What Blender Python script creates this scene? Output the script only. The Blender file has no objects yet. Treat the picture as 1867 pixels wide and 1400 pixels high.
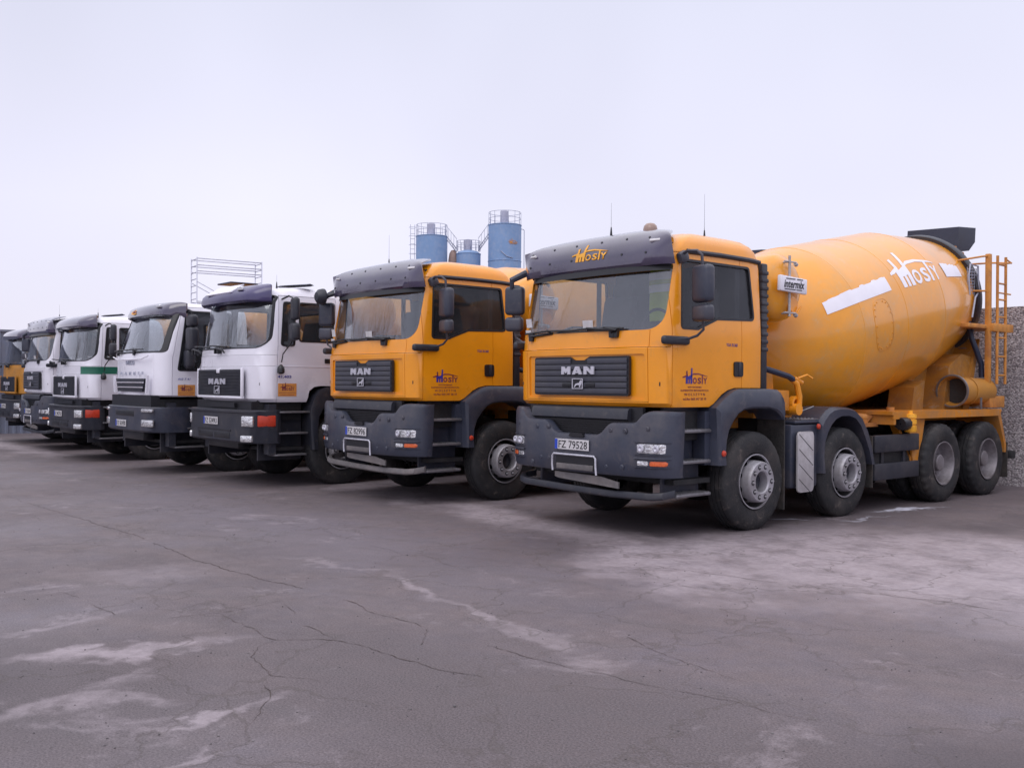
import bpy, bmesh, math, random
from mathutils import Vector, Matrix, noise
R = math.radians
random.seed(7)
scene = bpy.context.scene
COL = scene.collection

# ---------------------------------------------------------------- camera
cam_d = bpy.data.cameras.new('camera')
cam = bpy.data.objects.new('camera', cam_d); COL.objects.link(cam)
cam_d.sensor_width = 36.0; cam_d.lens = 33.745
cam_d.clip_start = 0.05; cam_d.clip_end = 1500
YAW, PITCH, ROLL = 0.87047, -0.00046, 0.00745
f_ = Vector((-math.sin(YAW)*math.cos(PITCH), math.cos(YAW)*math.cos(PITCH), math.sin(PITCH)))
r_ = Vector((math.cos(YAW), math.sin(YAW), 0)); u_ = r_.cross(f_)
rr = r_*math.cos(ROLL)+u_*math.sin(ROLL); uu = u_*math.cos(ROLL)-r_*math.sin(ROLL)
cam.matrix_world = Matrix(((rr.x,uu.x,-f_.x,7.4465),(rr.y,uu.y,-f_.y,-7.22912),(rr.z,uu.z,-f_.z,1.57385),(0,0,0,1)))
scene.camera = cam

# ---------------------------------------------------------------- sky and sun
w = bpy.data.worlds.new('World'); scene.world = w; w.use_nodes = True
nt = w.node_tree; nt.nodes.clear()
out = nt.nodes.new('ShaderNodeOutputWorld'); bg = nt.nodes.new('ShaderNodeBackground')
sky = nt.nodes.new('ShaderNodeTexSky'); sky.sky_type = 'NISHITA'; sky.sun_disc = False
sky.sun_elevation = R(48); sky.sun_rotation = R(150)
sk = nt.nodes.new('ShaderNodeMix'); sk.data_type = 'RGBA'; sk.inputs[0].default_value = 0.0
tc = nt.nodes.new('ShaderNodeTexCoord'); sp = nt.nodes.new('ShaderNodeSeparateXYZ')
nt.links.new(tc.outputs['Generated'], sp.inputs[0])
ramp = nt.nodes.new('ShaderNodeValToRGB'); nt.links.new(sp.outputs[2], ramp.inputs[0])
e = ramp.color_ramp.elements
e[0].position = 0.0; e[0].color = (.765,.735,.875,1)
e[1].position = 1.0; e[1].color = (1.62,1.60,1.72,1)
for p,c in ((.06,(.79,.76,.90,1)),(.17,(.83,.81,.96,1)),(.38,(.74,.745,.89,1)),(.62,(1.25,1.24,1.36,1))):
    x = e.new(p); x.color = c
nz = nt.nodes.new('ShaderNodeTexNoise'); nz.inputs['Scale'].default_value = 1.6; nz.inputs['Detail'].default_value = 3
nt.links.new(tc.outputs['Generated'], nz.inputs['Vector'])
mr = nt.nodes.new('ShaderNodeMapRange'); mr.inputs[3].default_value = .9; mr.inputs[4].default_value = 1.1
mr.inputs[1].default_value = .3; mr.inputs[2].default_value = .7
nt.links.new(nz.outputs['Fac'], mr.inputs[0])
vm = nt.nodes.new('ShaderNodeVectorMath'); vm.operation = 'SCALE'
nt.links.new(ramp.outputs[0], vm.inputs[0]); nt.links.new(mr.outputs[0], vm.inputs['Scale'])
sc8 = nt.nodes.new('ShaderNodeVectorMath'); sc8.operation = 'SCALE'; sc8.inputs['Scale'].default_value = .012
nt.links.new(sky.outputs[0], sc8.inputs[0])
ad = nt.nodes.new('ShaderNodeVectorMath'); ad.operation = 'ADD'
nt.links.new(vm.outputs[0], ad.inputs[0]); nt.links.new(sc8.outputs[0], ad.inputs[1])
nt.links.new(ad.outputs[0], bg.inputs[0]); bg.inputs[1].default_value = 1.0
nt.links.new(bg.outputs[0], out.inputs[0])
nt.nodes.remove(sk)
sd = bpy.data.lights.new('sun', 'SUN'); sd.energy = 0.75; sd.angle = R(40); sd.color = (1,.97,.93)
sun = bpy.data.objects.new('sun', sd); COL.objects.link(sun)
sun.rotation_euler = (R(40), 0, R(22))
scene.view_settings.view_transform = 'Standard'; scene.view_settings.look = 'None'
scene.view_settings.exposure = 0.0; scene.view_settings.gamma = 1.0
scene.view_settings.use_curve_mapping = False

# ---------------------------------------------------------------- materials
def mat(name, col, rough=.5, metal=0.0, spec=.5, coat=0.0, nscale=6.0, namt=.12, bump=0.0, bscale=40, dust=None, dustz=None, rvar=.1, splash=None):
    m = bpy.data.materials.new(name); m.use_nodes = True
    t = m.node_tree; b = t.nodes['Principled BSDF']
    b.inputs['Metallic'].default_value = metal
    b.inputs['Specular IOR Level'].default_value = spec
    b.inputs['Coat Weight'].default_value = coat; b.inputs['Coat Roughness'].default_value = .12
    co = t.nodes.new('ShaderNodeTexCoord')
    n = t.nodes.new('ShaderNodeTexNoise'); n.inputs['Scale'].default_value = nscale; n.inputs['Detail'].default_value = 6
    n.inputs['Roughness'].default_value = .65
    t.links.new(co.outputs['Object'], n.inputs['Vector'])
    mx = t.nodes.new('ShaderNodeMix'); mx.data_type = 'RGBA'
    mp = t.nodes.new('ShaderNodeMapRange'); mp.inputs[1].default_value = .3; mp.inputs[2].default_value = .7
    t.links.new(n.outputs['Fac'], mp.inputs[0]); t.links.new(mp.outputs[0], mx.inputs[0])
    mx.inputs[6].default_value = (*[c*(1-namt) for c in col],1); mx.inputs[7].default_value = (*[min(1,c*(1+namt)) for c in col],1)
    last = mx.outputs[2]
    if dust:
        n2 = t.nodes.new('ShaderNodeTexNoise'); n2.inputs['Scale'].default_value = 2.3; n2.inputs['Detail'].default_value = 8
        n2.inputs['Roughness'].default_value = .7
        t.links.new(co.outputs['Object'], n2.inputs['Vector'])
        m2 = t.nodes.new('ShaderNodeMapRange'); m2.inputs[1].default_value = .45; m2.inputs[2].default_value = .75
        m2.inputs[4].default_value = dust[3]
        t.links.new(n2.outputs['Fac'], m2.inputs[0]); f = m2.outputs[0]
        if dustz:
            s = t.nodes.new('ShaderNodeSeparateXYZ'); t.links.new(co.outputs['Object'], s.inputs[0])
            m3 = t.nodes.new('ShaderNodeMapRange'); m3.inputs[1].default_value = dustz[1]; m3.inputs[2].default_value = dustz[0]
            t.links.new(s.outputs[2], m3.inputs[0])
            a = t.nodes.new('ShaderNodeMath'); a.operation = 'MULTIPLY'; t.links.new(f, a.inputs[0]); t.links.new(m3.outputs[0], a.inputs[1]); f = a.outputs[0]
        x2 = t.nodes.new('ShaderNodeMix'); x2.data_type = 'RGBA'; t.links.new(f, x2.inputs[0]); t.links.new(last, x2.inputs[6])
        x2.inputs[7].default_value = (*dust[:3],1); last = x2.outputs[2]
    if splash:
        n4 = t.nodes.new('ShaderNodeTexNoise'); n4.inputs['Scale'].default_value = splash[4]; n4.inputs['Detail'].default_value = 9; n4.inputs['Roughness'].default_value = .72; n4.inputs['Distortion'].default_value = .6
        t.links.new(co.outputs['Object'], n4.inputs['Vector'])
        m4 = t.nodes.new('ShaderNodeMapRange'); m4.inputs[1].default_value = .57; m4.inputs[2].default_value = .66; m4.inputs[4].default_value = splash[3]
        t.links.new(n4.outputs['Fac'], m4.inputs[0])
        x4 = t.nodes.new('ShaderNodeMix'); x4.data_type = 'RGBA'; t.links.new(m4.outputs[0], x4.inputs[0]); t.links.new(last, x4.inputs[6])
        x4.inputs[7].default_value = (*splash[:3],1); last = x4.outputs[2]
    t.links.new(last, b.inputs['Base Color'])
    rm = t.nodes.new('ShaderNodeMapRange'); rm.inputs[3].default_value = max(.02,rough-rvar); rm.inputs[4].default_value = min(1,rough+rvar)
    t.links.new(n.outputs['Fac'], rm.inputs[0]); t.links.new(rm.outputs[0], b.inputs['Roughness'])
    if bump:
        n3 = t.nodes.new('ShaderNodeTexNoise'); n3.inputs['Scale'].default_value = bscale; n3.inputs['Detail'].default_value = 4
        t.links.new(co.outputs['Object'], n3.inputs['Vector'])
        bp = t.nodes.new('ShaderNodeBump'); bp.inputs['Strength'].default_value = bump; bp.inputs['Distance'].default_value = .02
        t.links.new(n3.outputs['Fac'], bp.inputs['Height']); t.links.new(bp.outputs[0], b.inputs['Normal'])
    return m

YEL = (.86,.315,.008)
M = {}
M['yellow'] = mat('yellow_paint', YEL, .30, coat=.6, nscale=1.6, namt=.06, dust=(.36,.20,.07,.45), dustz=(1.3,1.9), splash=(.60,.26,.05,.35,6))
M['drum_yellow'] = mat('drum_paint', (.80,.315,.008), .32, coat=.6, nscale=1.2, namt=.08, dust=(.50,.30,.12,.55), splash=(.55,.38,.20,.35,4.5))
M['frame_yellow'] = mat('frame_paint', (.58,.21,.012), .5, nscale=3, namt=.15, dust=(.26,.16,.09,.8), splash=(.34,.27,.20,.7,7))
M['dull_yellow'] = mat('weathered_yellow_paint', (.50,.22,.03), .5, nscale=2, namt=.1, dust=(.2,.13,.08,.5))
M['rust_yellow'] = mat('rusty_paint', (.56,.235,.045), .6, nscale=9, namt=.25, dust=(.28,.10,.06,.8))
M['white'] = mat('white_paint', (.78,.76,.84), .30, coat=.3, nscale=1.5, namt=.04, dust=(.45,.41,.40,.3), dustz=(1.25,1.7))
M['plastic'] = mat('grey_plastic', (.036,.041,.064), .40, nscale=3, namt=.15, dust=(.13,.11,.11,.55), splash=(.13,.11,.11,.3,7))
M['dark_plastic'] = mat('dark_plastic', (.022,.024,.036), .45, nscale=3, namt=.2, dust=(.08,.07,.07,.5), splash=(.10,.085,.08,.35,7))
M['muddy'] = mat('muddy_metal', (.13,.12,.125), .65, nscale=6, namt=.3, dust=(.24,.20,.19,.8), bump=.3)
M['pedestal'] = mat('shaded_grimy_support_paint', (.36,.155,.02), .55, nscale=3, namt=.2, dust=(.13,.085,.06,.9), splash=(.34,.28,.22,.6,6))  # yellow darkened for the shade under the drum, plus grime
M['grille_grey'] = mat('grille_plastic', (.058,.060,.080), .45, nscale=3, namt=.1, dust=(.12,.11,.11,.4))
M['trim'] = mat('black_trim', (.012,.012,.016), .4, nscale=4)
M['visor'] = mat('visor_plastic', (.046,.034,.080), .12, coat=1.0, spec=.7, nscale=1.4, namt=.25, dust=(.10,.09,.11,.5))
M['visor_blue'] = mat('visor_tinted_plastic', (.06,.05,.135), .18, spec=.7, nscale=1.4, namt=.25)
M['rubber'] = mat('tyre_rubber', (.014,.014,.017), .7, nscale=7, namt=.3, bump=.5, bscale=70, dust=(.085,.07,.065,.6), splash=(.13,.105,.095,.55,9))
M['mudflap'] = mat('muddy_rubber', (.03,.028,.028), .9, nscale=5, namt=.3, dust=(.10,.08,.07,.9), bump=.4)
M['rim'] = mat('wheel_silver', (.40,.39,.43), .45, metal=.35, nscale=8, namt=.15, dust=(.14,.12,.11,.8))
M['rim_dirty'] = mat('wheel_dirty', (.24,.22,.24), .55, metal=.3, nscale=8, namt=.3, dust=(.07,.055,.05,.95))
M['steel'] = mat('bare_steel', (.22,.215,.235), .45, metal=.6, nscale=12, namt=.2, dust=(.14,.12,.11,.6))
M['chassis'] = mat('chassis_black', (.012,.012,.015), .7, nscale=5, namt=.3, dust=(.05,.045,.045,.7))
M['dark'] = mat('interior_dark', (.02,.02,.024), .8)
M['interior'] = mat('interior_grey', (.035,.035,.042), .8, nscale=4)
M['chrome'] = mat('chrome_letters', (.60,.59,.66), .3, metal=.4, nscale=20)
M['lens'] = mat('lamp_reflector', (.72,.72,.78), .18, metal=.75, nscale=25, namt=.4, bump=.6, bscale=30)
M['orange'] = mat('orange_lens', (.62,.12,.035), .25, nscale=30, namt=.2, bump=.2)
M['red'] = mat('red_lens', (.50,.045,.02), .3, nscale=30)
M['plate'] = mat('plate_white', (.62,.60,.62), .45, nscale=15, dust=(.3,.27,.25,.4))
M['plate_blue'] = mat('plate_blue', (.02,.06,.45), .4)
M['black_ink'] = mat('black_ink', (.01,.01,.012), .5)
M['logo_white'] = mat('logo_white', (.80,.78,.86), .4, nscale=3, namt=.05)
M['logo_blue'] = mat('logo_blue', (.03,.03,.27), .4)
M['logo_red'] = mat('logo_dark_red', (.16,.025,.06), .4)
M['logo_yellow'] = mat('logo_yellow', (.85,.40,.03), .4)
M['green'] = mat('green_stripe', (.01,.12,.075), .4)
M['teal'] = mat('teal_stripe', (.05,.26,.24), .4)
M['sticker'] = mat('orange_sticker', (.62,.26,.06), .5)
M['hose'] = mat('hose_blue_black', (.012,.02,.05), .45)
M['hopper'] = mat('hopper_rubber', (.022,.026,.05), .5, nscale=3, namt=.25)
M['shield'] = mat('aluminium_shield', (.45,.43,.45), .5, metal=.2, nscale=10, namt=.15, dust=(.25,.22,.2,.5))
M['hivis'] = mat('hi_vis_fabric', (.50,.62,.05), .7)
M['reflective'] = mat('reflective_tape', (.9,.9,.92), .5)
M['silo'] = mat('silo_blue', (.20,.32,.54), .6, nscale=.7, namt=.08, dust=(.34,.40,.54,.7))  # blue paled, distance haze mixed into the colour
M['silo_metal'] = mat('silo_steel', (.42,.42,.52), .5, nscale=2)
M['rail'] = mat('galvanised_rail', (.36,.38,.48), .5, metal=.2)
M['silo_brown'] = mat('brown_silo', (.30,.20,.17), .6, nscale=1)
M['scaffold'] = mat('scaffold_tube', (.55,.55,.64), .5, metal=.2)
M['bark'] = mat('bark', (.07,.055,.045), .9, nscale=10, namt=.3)
M['amber'] = mat('beacon_plastic', (.35,.24,.20), .25, nscale=5)
M['fence'] = mat('corrugated_blue_steel', (.17,.19,.26), .5, nscale=1.2, namt=.12, dust=(.2,.19,.2,.4))

def glass(name, tint, alpha, rough=.02, refl=.95):
    # thin pane: mostly see-through with a glossy coat of reflections
    m = bpy.data.materials.new(name); m.use_nodes = True
    t = m.node_tree; t.nodes.clear()
    o = t.nodes.new('ShaderNodeOutputMaterial'); mix = t.nodes.new('ShaderNodeMixShader')
    tr = t.nodes.new('ShaderNodeBsdfTransparent'); tr.inputs[0].default_value = (*tint,1)
    gl = t.nodes.new('ShaderNodeBsdfGlossy'); gl.inputs['Roughness'].default_value = rough; gl.inputs[0].default_value = (.9,.92,.97,1)
    fr = t.nodes.new('ShaderNodeFresnel'); ge = t.nodes.new('ShaderNodeNewGeometry')
    io = t.nodes.new('ShaderNodeMath'); io.operation = 'MULTIPLY_ADD'; io.inputs[1].default_value = -.8333; io.inputs[2].default_value = 1.5
    t.links.new(ge.outputs['Backfacing'], io.inputs[0]); t.links.new(io.outputs[0], fr.inputs[0])
    a = t.nodes.new('ShaderNodeMath'); a.operation = 'MULTIPLY_ADD'; a.inputs[1].default_value = refl; a.inputs[2].default_value = alpha
    t.links.new(fr.outputs[0], a.inputs[0]); t.links.new(a.outputs[0], mix.inputs[0])
    t.links.new(tr.outputs[0], mix.inputs[1]); t.links.new(gl.outputs[0], mix.inputs[2])
    # faint film of dirt
    df = t.nodes.new('ShaderNodeBsdfDiffuse'); df.inputs[0].default_value = (.30,.29,.32,1)
    n = t.nodes.new('ShaderNodeTexNoise'); n.inputs['Scale'].default_value = 2.5; n.inputs['Detail'].default_value = 6
    co = t.nodes.new('ShaderNodeTexCoord'); t.links.new(co.outputs['Object'], n.inputs['Vector'])
    mp = t.nodes.new('ShaderNodeMapRange'); mp.inputs[1].default_value = .3; mp.inputs[2].default_value = .8; mp.inputs[3].default_value = .01; mp.inputs[4].default_value = .10
    t.links.new(n.outputs['Fac'], mp.inputs[0])
    m2 = t.nodes.new('ShaderNodeMixShader'); t.links.new(mp.outputs[0], m2.inputs[0])
    t.links.new(mix.outputs[0], m2.inputs[1]); t.links.new(df.outputs[0], m2.inputs[2])
    t.links.new(m2.outputs[0], o.inputs[0])
    return m
M['glass'] = glass('windscreen_glass', (.90,.93,.93), .05)
M['side_glass'] = glass('side_glass', (.72,.75,.77), .0, .02, .55)

# ---------------------------------------------------------------- mesh helpers
class MB:
    def __init__(s): s.bm = bmesh.new(); s.mi = 0
    def _tag(s, faces, mi=None, smooth=False):
        for f in faces: f.material_index = s.mi if mi is None else mi; f.smooth = smooth
    def box(s, c, d, bev=0.0, rot=None, mi=None, seg=2):
        r = bmesh.ops.create_cube(s.bm, size=1.0); vs = r['verts']
        for v in vs: v.co = Vector((v.co.x*d[0], v.co.y*d[1], v.co.z*d[2]))
        fs = set(f for v in vs for f in v.link_faces)
        if bev > 0:
            es = list(set(e for v in vs for e in v.link_edges))
            rr_ = bmesh.ops.bevel(s.bm, geom=es, offset=min(bev, min(d)*.49), segments=seg, affect='EDGES', profile=.5)
            vs = list(set(v for f in rr_['faces'] for v in f.verts) | set(v for v in vs if v.is_valid))
            fs = set(f for v in vs for f in v.link_faces)
        Mx = Matrix.Translation(Vector(c)) @ (rot if rot is not None else Matrix())
        for v in set(v for f in fs for v in f.verts): v.co = Mx @ v.co
        s._tag(fs, mi, bev > 0 and False); return s
    def bb(s, x0, x1, y0, y1, z0, z1, bev=0.0, mi=None):
        return s.box(((x0+x1)/2,(y0+y1)/2,(z0+z1)/2), (abs(x1-x0),abs(y1-y0),abs(z1-z0)), bev, None, mi)
    def rings(s, rs, mi=None, closed=True, cap0=True, cap1=True, smooth=True):
        vv = [[s.bm.verts.new(p) for p in r] for r in rs]; fs = []
        n = len(rs[0])
        for a, b in zip(vv[:-1], vv[1:]):
            for i in range(n if closed else n-1):
                j = (i+1) % n
                try: fs.append(s.bm.faces.new((a[i],a[j],b[j],b[i])))
                except ValueError: pass
        s._tag(fs, mi, smooth); cs = []
        if cap0 and n > 2: cs.append(s.bm.faces.new(list(reversed(vv[0]))))
        if cap1 and n > 2: cs.append(s.bm.faces.new(vv[-1]))
        s._tag(cs, mi, False); return s
    def tube(s, pts, r, n=10, mi=None, cap=True, rad=None):
        pts = [Vector(p) for p in pts]; rs = []; prev = None
        for i, p in enumerate(pts):
            d = (pts[min(i+1,len(pts)-1)]-pts[max(i-1,0)]).normalized()
            if prev is None:
                a = d.cross(Vector((0,0,1)));  a = d.cross(Vector((0,1,0))) if a.length < .05 else a
            else: a = prev - d*prev.dot(d)
            a.normalize(); b = d.cross(a); prev = a
            q = rad[i] if rad else r
            rs.append([p+(a*math.cos(t)+b*math.sin(t))*q for t in [2*math.pi*k/n for k in range(n)]])
        return s.rings(rs, mi, cap0=cap, cap1=cap)
    def cyl(s, a, b, r, n=20, mi=None, r2=None):
        a, b = Vector(a), Vector(b)
        return s.tube([a,b], r, n, mi, rad=[r, r if r2 is None else r2])
    def prism(s, poly, axis, a, b, mi=None, smooth=False, bev=0):
        # poly of 2D points; axis x: (y,z), y: (x,z), z: (x,y)
        def P(p, t):
            return {'x':(t,p[0],p[1]),'y':(p[0],t,p[1]),'z':(p[0],p[1],t)}[axis]
        r0 = [s.bm.verts.new(P(p,a)) for p in poly]; r1 = [s.bm.verts.new(P(p,b)) for p in poly]
        n = len(poly); fs = []
        for i in range(n):
            j = (i+1)%n; fs.append(s.bm.faces.new((r0[i],r0[j],r1[j],r1[i])))
        s._tag(fs, mi, smooth)
        c = [s.bm.faces.new(list(reversed(r0))), s.bm.faces.new(r1)]
        s._tag(c, mi, False)
        if bev:
            es = [e for f in c for e in f.edges]
            bmesh.ops.bevel(s.bm, geom=es, offset=bev, segments=2, affect='EDGES', profile=.5)
        return s
    def lathe(s, prof, axis='x', n=48, c=(0,0,0), mi=None, cap=False, fn=None, close=False):
        # prof: (offset along axis, radius)
        rs = []
        for k, (o, r) in enumerate(prof):
            ring = []
            for i in range(n):
                t = 2*math.pi*i/n; q = r if fn is None else fn(k, i, r)
                u, v = math.cos(t)*q, math.sin(t)*q
                p = {'x':(o,u,v),'y':(u,o,v),'z':(u,v,o)}[axis]
                ring.append(Vector(p)+Vector(c))
            rs.append(ring)
        if close: rs.append(rs[0])
        return s.rings(rs, mi, cap0=cap, cap1=cap)
    def mesh(s, name, sharp=True):
        bmesh.ops.remove_doubles(s.bm, verts=s.bm.verts, dist=1e-5)
        bmesh.ops.recalc_face_normals(s.bm, faces=s.bm.faces)
        me = bpy.data.meshes.new(name); s.bm.to_mesh(me); s.bm.free()
        return me

def arcpts(c, r, a0, a1, n, ry=None):
    ry = r if ry is None else ry
    return [(c[0]+r*math.cos(R(a0+(a1-a0)*i/n)), c[1]+ry*math.sin(R(a0+(a1-a0)*i/n))) for i in range(n+1)]
def rpoly(pts, rad=.04, n=4):
    # rounded polygon; each point may carry its own radius
    o = []; N = len(pts)
    for i in range(N):
        p = Vector(pts[i][:2]); r = pts[i][2] if len(pts[i]) > 2 else rad
        a = Vector(pts[i-1][:2])-p; b = Vector(pts[(i+1)%N][:2])-p
        if r <= 0: o.append(tuple(p)); continue
        ang = a.angle(b); d = min(r/math.tan(ang/2), a.length*.49, b.length*.49)
        s0 = p+a.normalized()*d; s1 = p+b.normalized()*d
        for k in range(n+1):
            t = k/n; q = s0*(1-t)**2+p*2*t*(1-t)+s1*t*t; o.append((q.x,q.y))
    return o
def inset(poly, d):
    # polygon offset (positive grows); works for either winding
    N = len(poly); A = sum(poly[i][0]*poly[(i+1)%N][1]-poly[(i+1)%N][0]*poly[i][1] for i in range(N)); sg = 1 if A > 0 else -1
    o = []
    for i in range(N):
        a, p, b = Vector(poly[i-1]), Vector(poly[i]), Vector(poly[(i+1)%N])
        e0 = (p-a); e1 = (b-p)
        if e0.length < 1e-7 or e1.length < 1e-7: continue
        e0.normalize(); e1.normalize()
        n0 = Vector((e0.y,-e0.x))*sg; n1 = Vector((e1.y,-e1.x))*sg
        m = (n0+n1); m = m/max(.35, m.dot(n0)) if m.length > 1e-6 else n0
        o.append(tuple(p+m*d))
    return o

def link(name, me, mats, parent=None, loc=None):
    o = bpy.data.objects.new(name, me); COL.objects.link(o)
    if not me.materials:
        for m in (mats if isinstance(mats,(list,tuple)) else [mats]): me.materials.append(M[m] if isinstance(m,str) else m)
    else:
        for i, m in enumerate(mats if isinstance(mats,(list,tuple)) else [mats]):
            mm = M[m] if isinstance(m,str) else m
            if me.materials[i] != mm:
                o.material_slots[i].link = 'OBJECT'; o.material_slots[i].material = mm
    if parent: o.parent = parent
    if loc: o.location = loc
    return o
def smooth(me, ang=35):
    for p in me.polygons: p.use_smooth = True
    bm = bmesh.new(); bm.from_mesh(me)
    for e in bm.edges:
        e.smooth = not (len(e.link_faces) != 2 or e.calc_face_angle(0) > R(ang))
    bm.to_mesh(me); bm.free(); return me
CACHE = {}
def cached(key, fn):
    if key not in CACHE:
        me = fn(); me = me.mesh(key) if isinstance(me, MB) else me
        CACHE[key] = smooth(me)
    return CACHE[key]
def islands(me):
    # groups of touching pieces of a mesh, as separate meshes
    bm = bmesh.new(); bm.from_mesh(me); bm.verts.ensure_lookup_table()
    seen = [-1]*len(bm.verts); comps = []
    for v in bm.verts:
        if seen[v.index] >= 0: continue
        k = len(comps); st = [v]; seen[v.index] = k; c = []
        while st:
            q = st.pop(); c.append(q)
            for ed in q.link_edges:
                o = ed.other_vert(q)
                if seen[o.index] < 0: seen[o.index] = k; st.append(o)
        comps.append(c)
    bxs = []
    for c in comps:
        xs = [v.co for v in c]; bxs.append([[min(p[i] for p in xs)-.006 for i in range(3)],[max(p[i] for p in xs)+.006 for i in range(3)]])
    par = list(range(len(comps)))
    def find(i):
        while par[i] != i: i = par[i]
        return i
    for i in range(len(comps)):
        for j in range(i+1, len(comps)):
            if all(bxs[i][0][k] <= bxs[j][1][k] and bxs[j][0][k] <= bxs[i][1][k] for k in range(3)): par[find(j)] = find(i)
    groups = {}
    for i in range(len(comps)): groups.setdefault(find(i), []).append(i)
    outm = []
    for g in groups.values():
        gs = set(g); b2 = bm.copy(); b2.verts.ensure_lookup_table()
        bmesh.ops.delete(b2, geom=[v for v in b2.verts if seen[v.index] not in gs], context='VERTS')
        m = bpy.data.meshes.new(me.name); b2.to_mesh(m); b2.free(); outm.append(m)
    bm.free(); return outm
def outer(os_): return max(os_, key=lambda o: sum(v.co.x for v in o.data.vertices)/len(o.data.vertices))
def links(name, key, fn, mats, parent, first=None):
    # one object per separate piece
    if 'isl_'+key not in CACHE: CACHE['isl_'+key] = islands(cached(key, fn))
    return [link(name, m, mats, parent) for m in CACHE['isl_'+key]]
def thing(name, label, cat, loc=(0,0,0), rz=0, group=None):
    o = bpy.data.objects.new(name, None); COL.objects.link(o); o.empty_display_size = .3
    o.location = loc; o.rotation_euler = (0,0,rz); o['label'] = label; o['category'] = cat
    if group: o['group'] = group
    return o
def tag(o, label=None, cat=None, group=None, kind=None):
    for k, v in (('label',label),('category',cat),('group',group),('kind',kind)):
        if v: o[k] = v
    return o

# text -> list of polygons (flat mesh), returned as a bmesh-ready mesh in the XY plane
def text_mesh(s, width=None, height=None, bold=0.0, shear=0.0, spacing=1.0, cell=None):
    c = bpy.data.curves.new('t', 'FONT'); c.body = s; c.size = 1.0; c.offset = bold; c.shear = shear; c.space_character = spacing
    c.resolution_u = 3; c.fill_mode = 'BOTH'
    o = bpy.data.objects.new('t', c); COL.objects.link(o)
    dg = bpy.context.evaluated_depsgraph_get(); dg.update()
    me = bpy.data.meshes.new_from_object(o.evaluated_get(dg))
    bpy.data.objects.remove(o); bpy.data.curves.remove(c)
    xs = [v.co.x for v in me.vertices]; ys = [v.co.y for v in me.vertices]
    x0, x1, y0, y1 = min(xs), max(xs), min(ys), max(ys)
    sx = width/(x1-x0) if width else height/(y1-y0); sy = height/(y1-y0) if height else sx
    for v in me.vertices: v.co = Vector(((v.co.x-(x0+x1)/2)*sx, (v.co.y-y0)*sy, 0))
    return me
def poly_mesh(polys):
    bm = bmesh.new()
    for p in polys:
        vs = [bm.verts.new((x,y,0)) for x, y in p]; bm.faces.new(vs)
    bmesh.ops.triangulate(bm, faces=bm.faces)
    me = bpy.data.meshes.new('p'); bm.to_mesh(me); bm.free(); return me
def place(mes, fn, thick=.004, sub=0, tk=None):
    # join flat meshes, map (x,y) -> 3D by fn(x, y, h) with real thickness
    bm = bmesh.new()
    for me in mes:
        bm.from_mesh(me)
    if sub:
        for _ in range(sub):
            es = [e for e in bm.edges if e.calc_length() > tk]
            if es: bmesh.ops.subdivide_edges(bm, edges=es, cuts=1)
            bmesh.ops.triangulate(bm, faces=bm.faces)
    bmesh.ops.remove_doubles(bm, verts=bm.verts, dist=1e-6)
    bot = {v: v.co.copy() for v in bm.verts}
    r = bmesh.ops.duplicate(bm, geom=list(bm.verts)+list(bm.edges)+list(bm.faces))
    top = set(g for g in r['geom'] if isinstance(g, bmesh.types.BMVert))
    bnd = [e for e in bm.edges if e.is_boundary and e.verts[0] not in top]
    mp = {}
    for a, b in r['vert_map'].items():
        mp[a] = b
    for e in bnd:
        a, b = e.verts
        if a in mp and b in mp:
            try: bm.faces.new((a, b, mp[b], mp[a]))
            except Exception: pass
    for v in bm.verts:
        v.co = Vector(fn(v.co.x, v.co.y, thick if v in top else 0.0))
    bmesh.ops.recalc_face_normals(bm, faces=bm.faces)
    me = bpy.data.meshes.new('decal'); bm.to_mesh(me); bm.free(); return me

def front_map(cx, cz, y):   # text on a plane facing -Y
    return lambda a, b, h: (cx+a, y-h, cz+b)
def side_map(cy, cz, x, dx=0):    # text on a plane facing +X, reads towards +Y
    return lambda a, b, h: (x+h+dx*b, cy+a, cz+b)

def logo_parts(wid):
    # house logo: pylon M, arc, O S T Y ; wid = full width
    k = wid/810.0
    def P(l): return [((x-390)*k, (640-y)*k) for x, y in l]
    blue = [P([(650,470),(702,470),(708,235),(672,230)]),
            P([(495,455),(560,440),(560,640),(500,640)]), P([(560,450),(652,420),(652,520),(560,530)]), P([(585,525),(625,525),(625,640),(585,640)]),
            P([(650,420),(704,400),(704,640),(650,640)])]
    red = [P([(508,315),(548,305),(556,440),(520,450)]),
           P([(390,490),(400,462),(560,400),(560,432),(470,478)]),
           P([(704,392),(750,366),(900,366),(1050,400),(1205,442),(1205,450),(1040,424),(900,398),(750,404),(704,416)]),
           P([(1015,402),(1048,410),(1048,640),(1015,640)])]
    def let(ch, x0, x1, y0=480, y1=640):
        me = text_mesh(ch, width=(x1-x0)*k, height=(y1-y0)*k, bold=.03)
        for v in me.vertices: v.co.x += ((x0+x1)/2-390)*k; v.co.y += (640-y1)*k
        return me
    return poly_mesh(blue), poly_mesh(red), [let('O',722,850), let('S',880,990), let('Y',1062,1192)]

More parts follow.
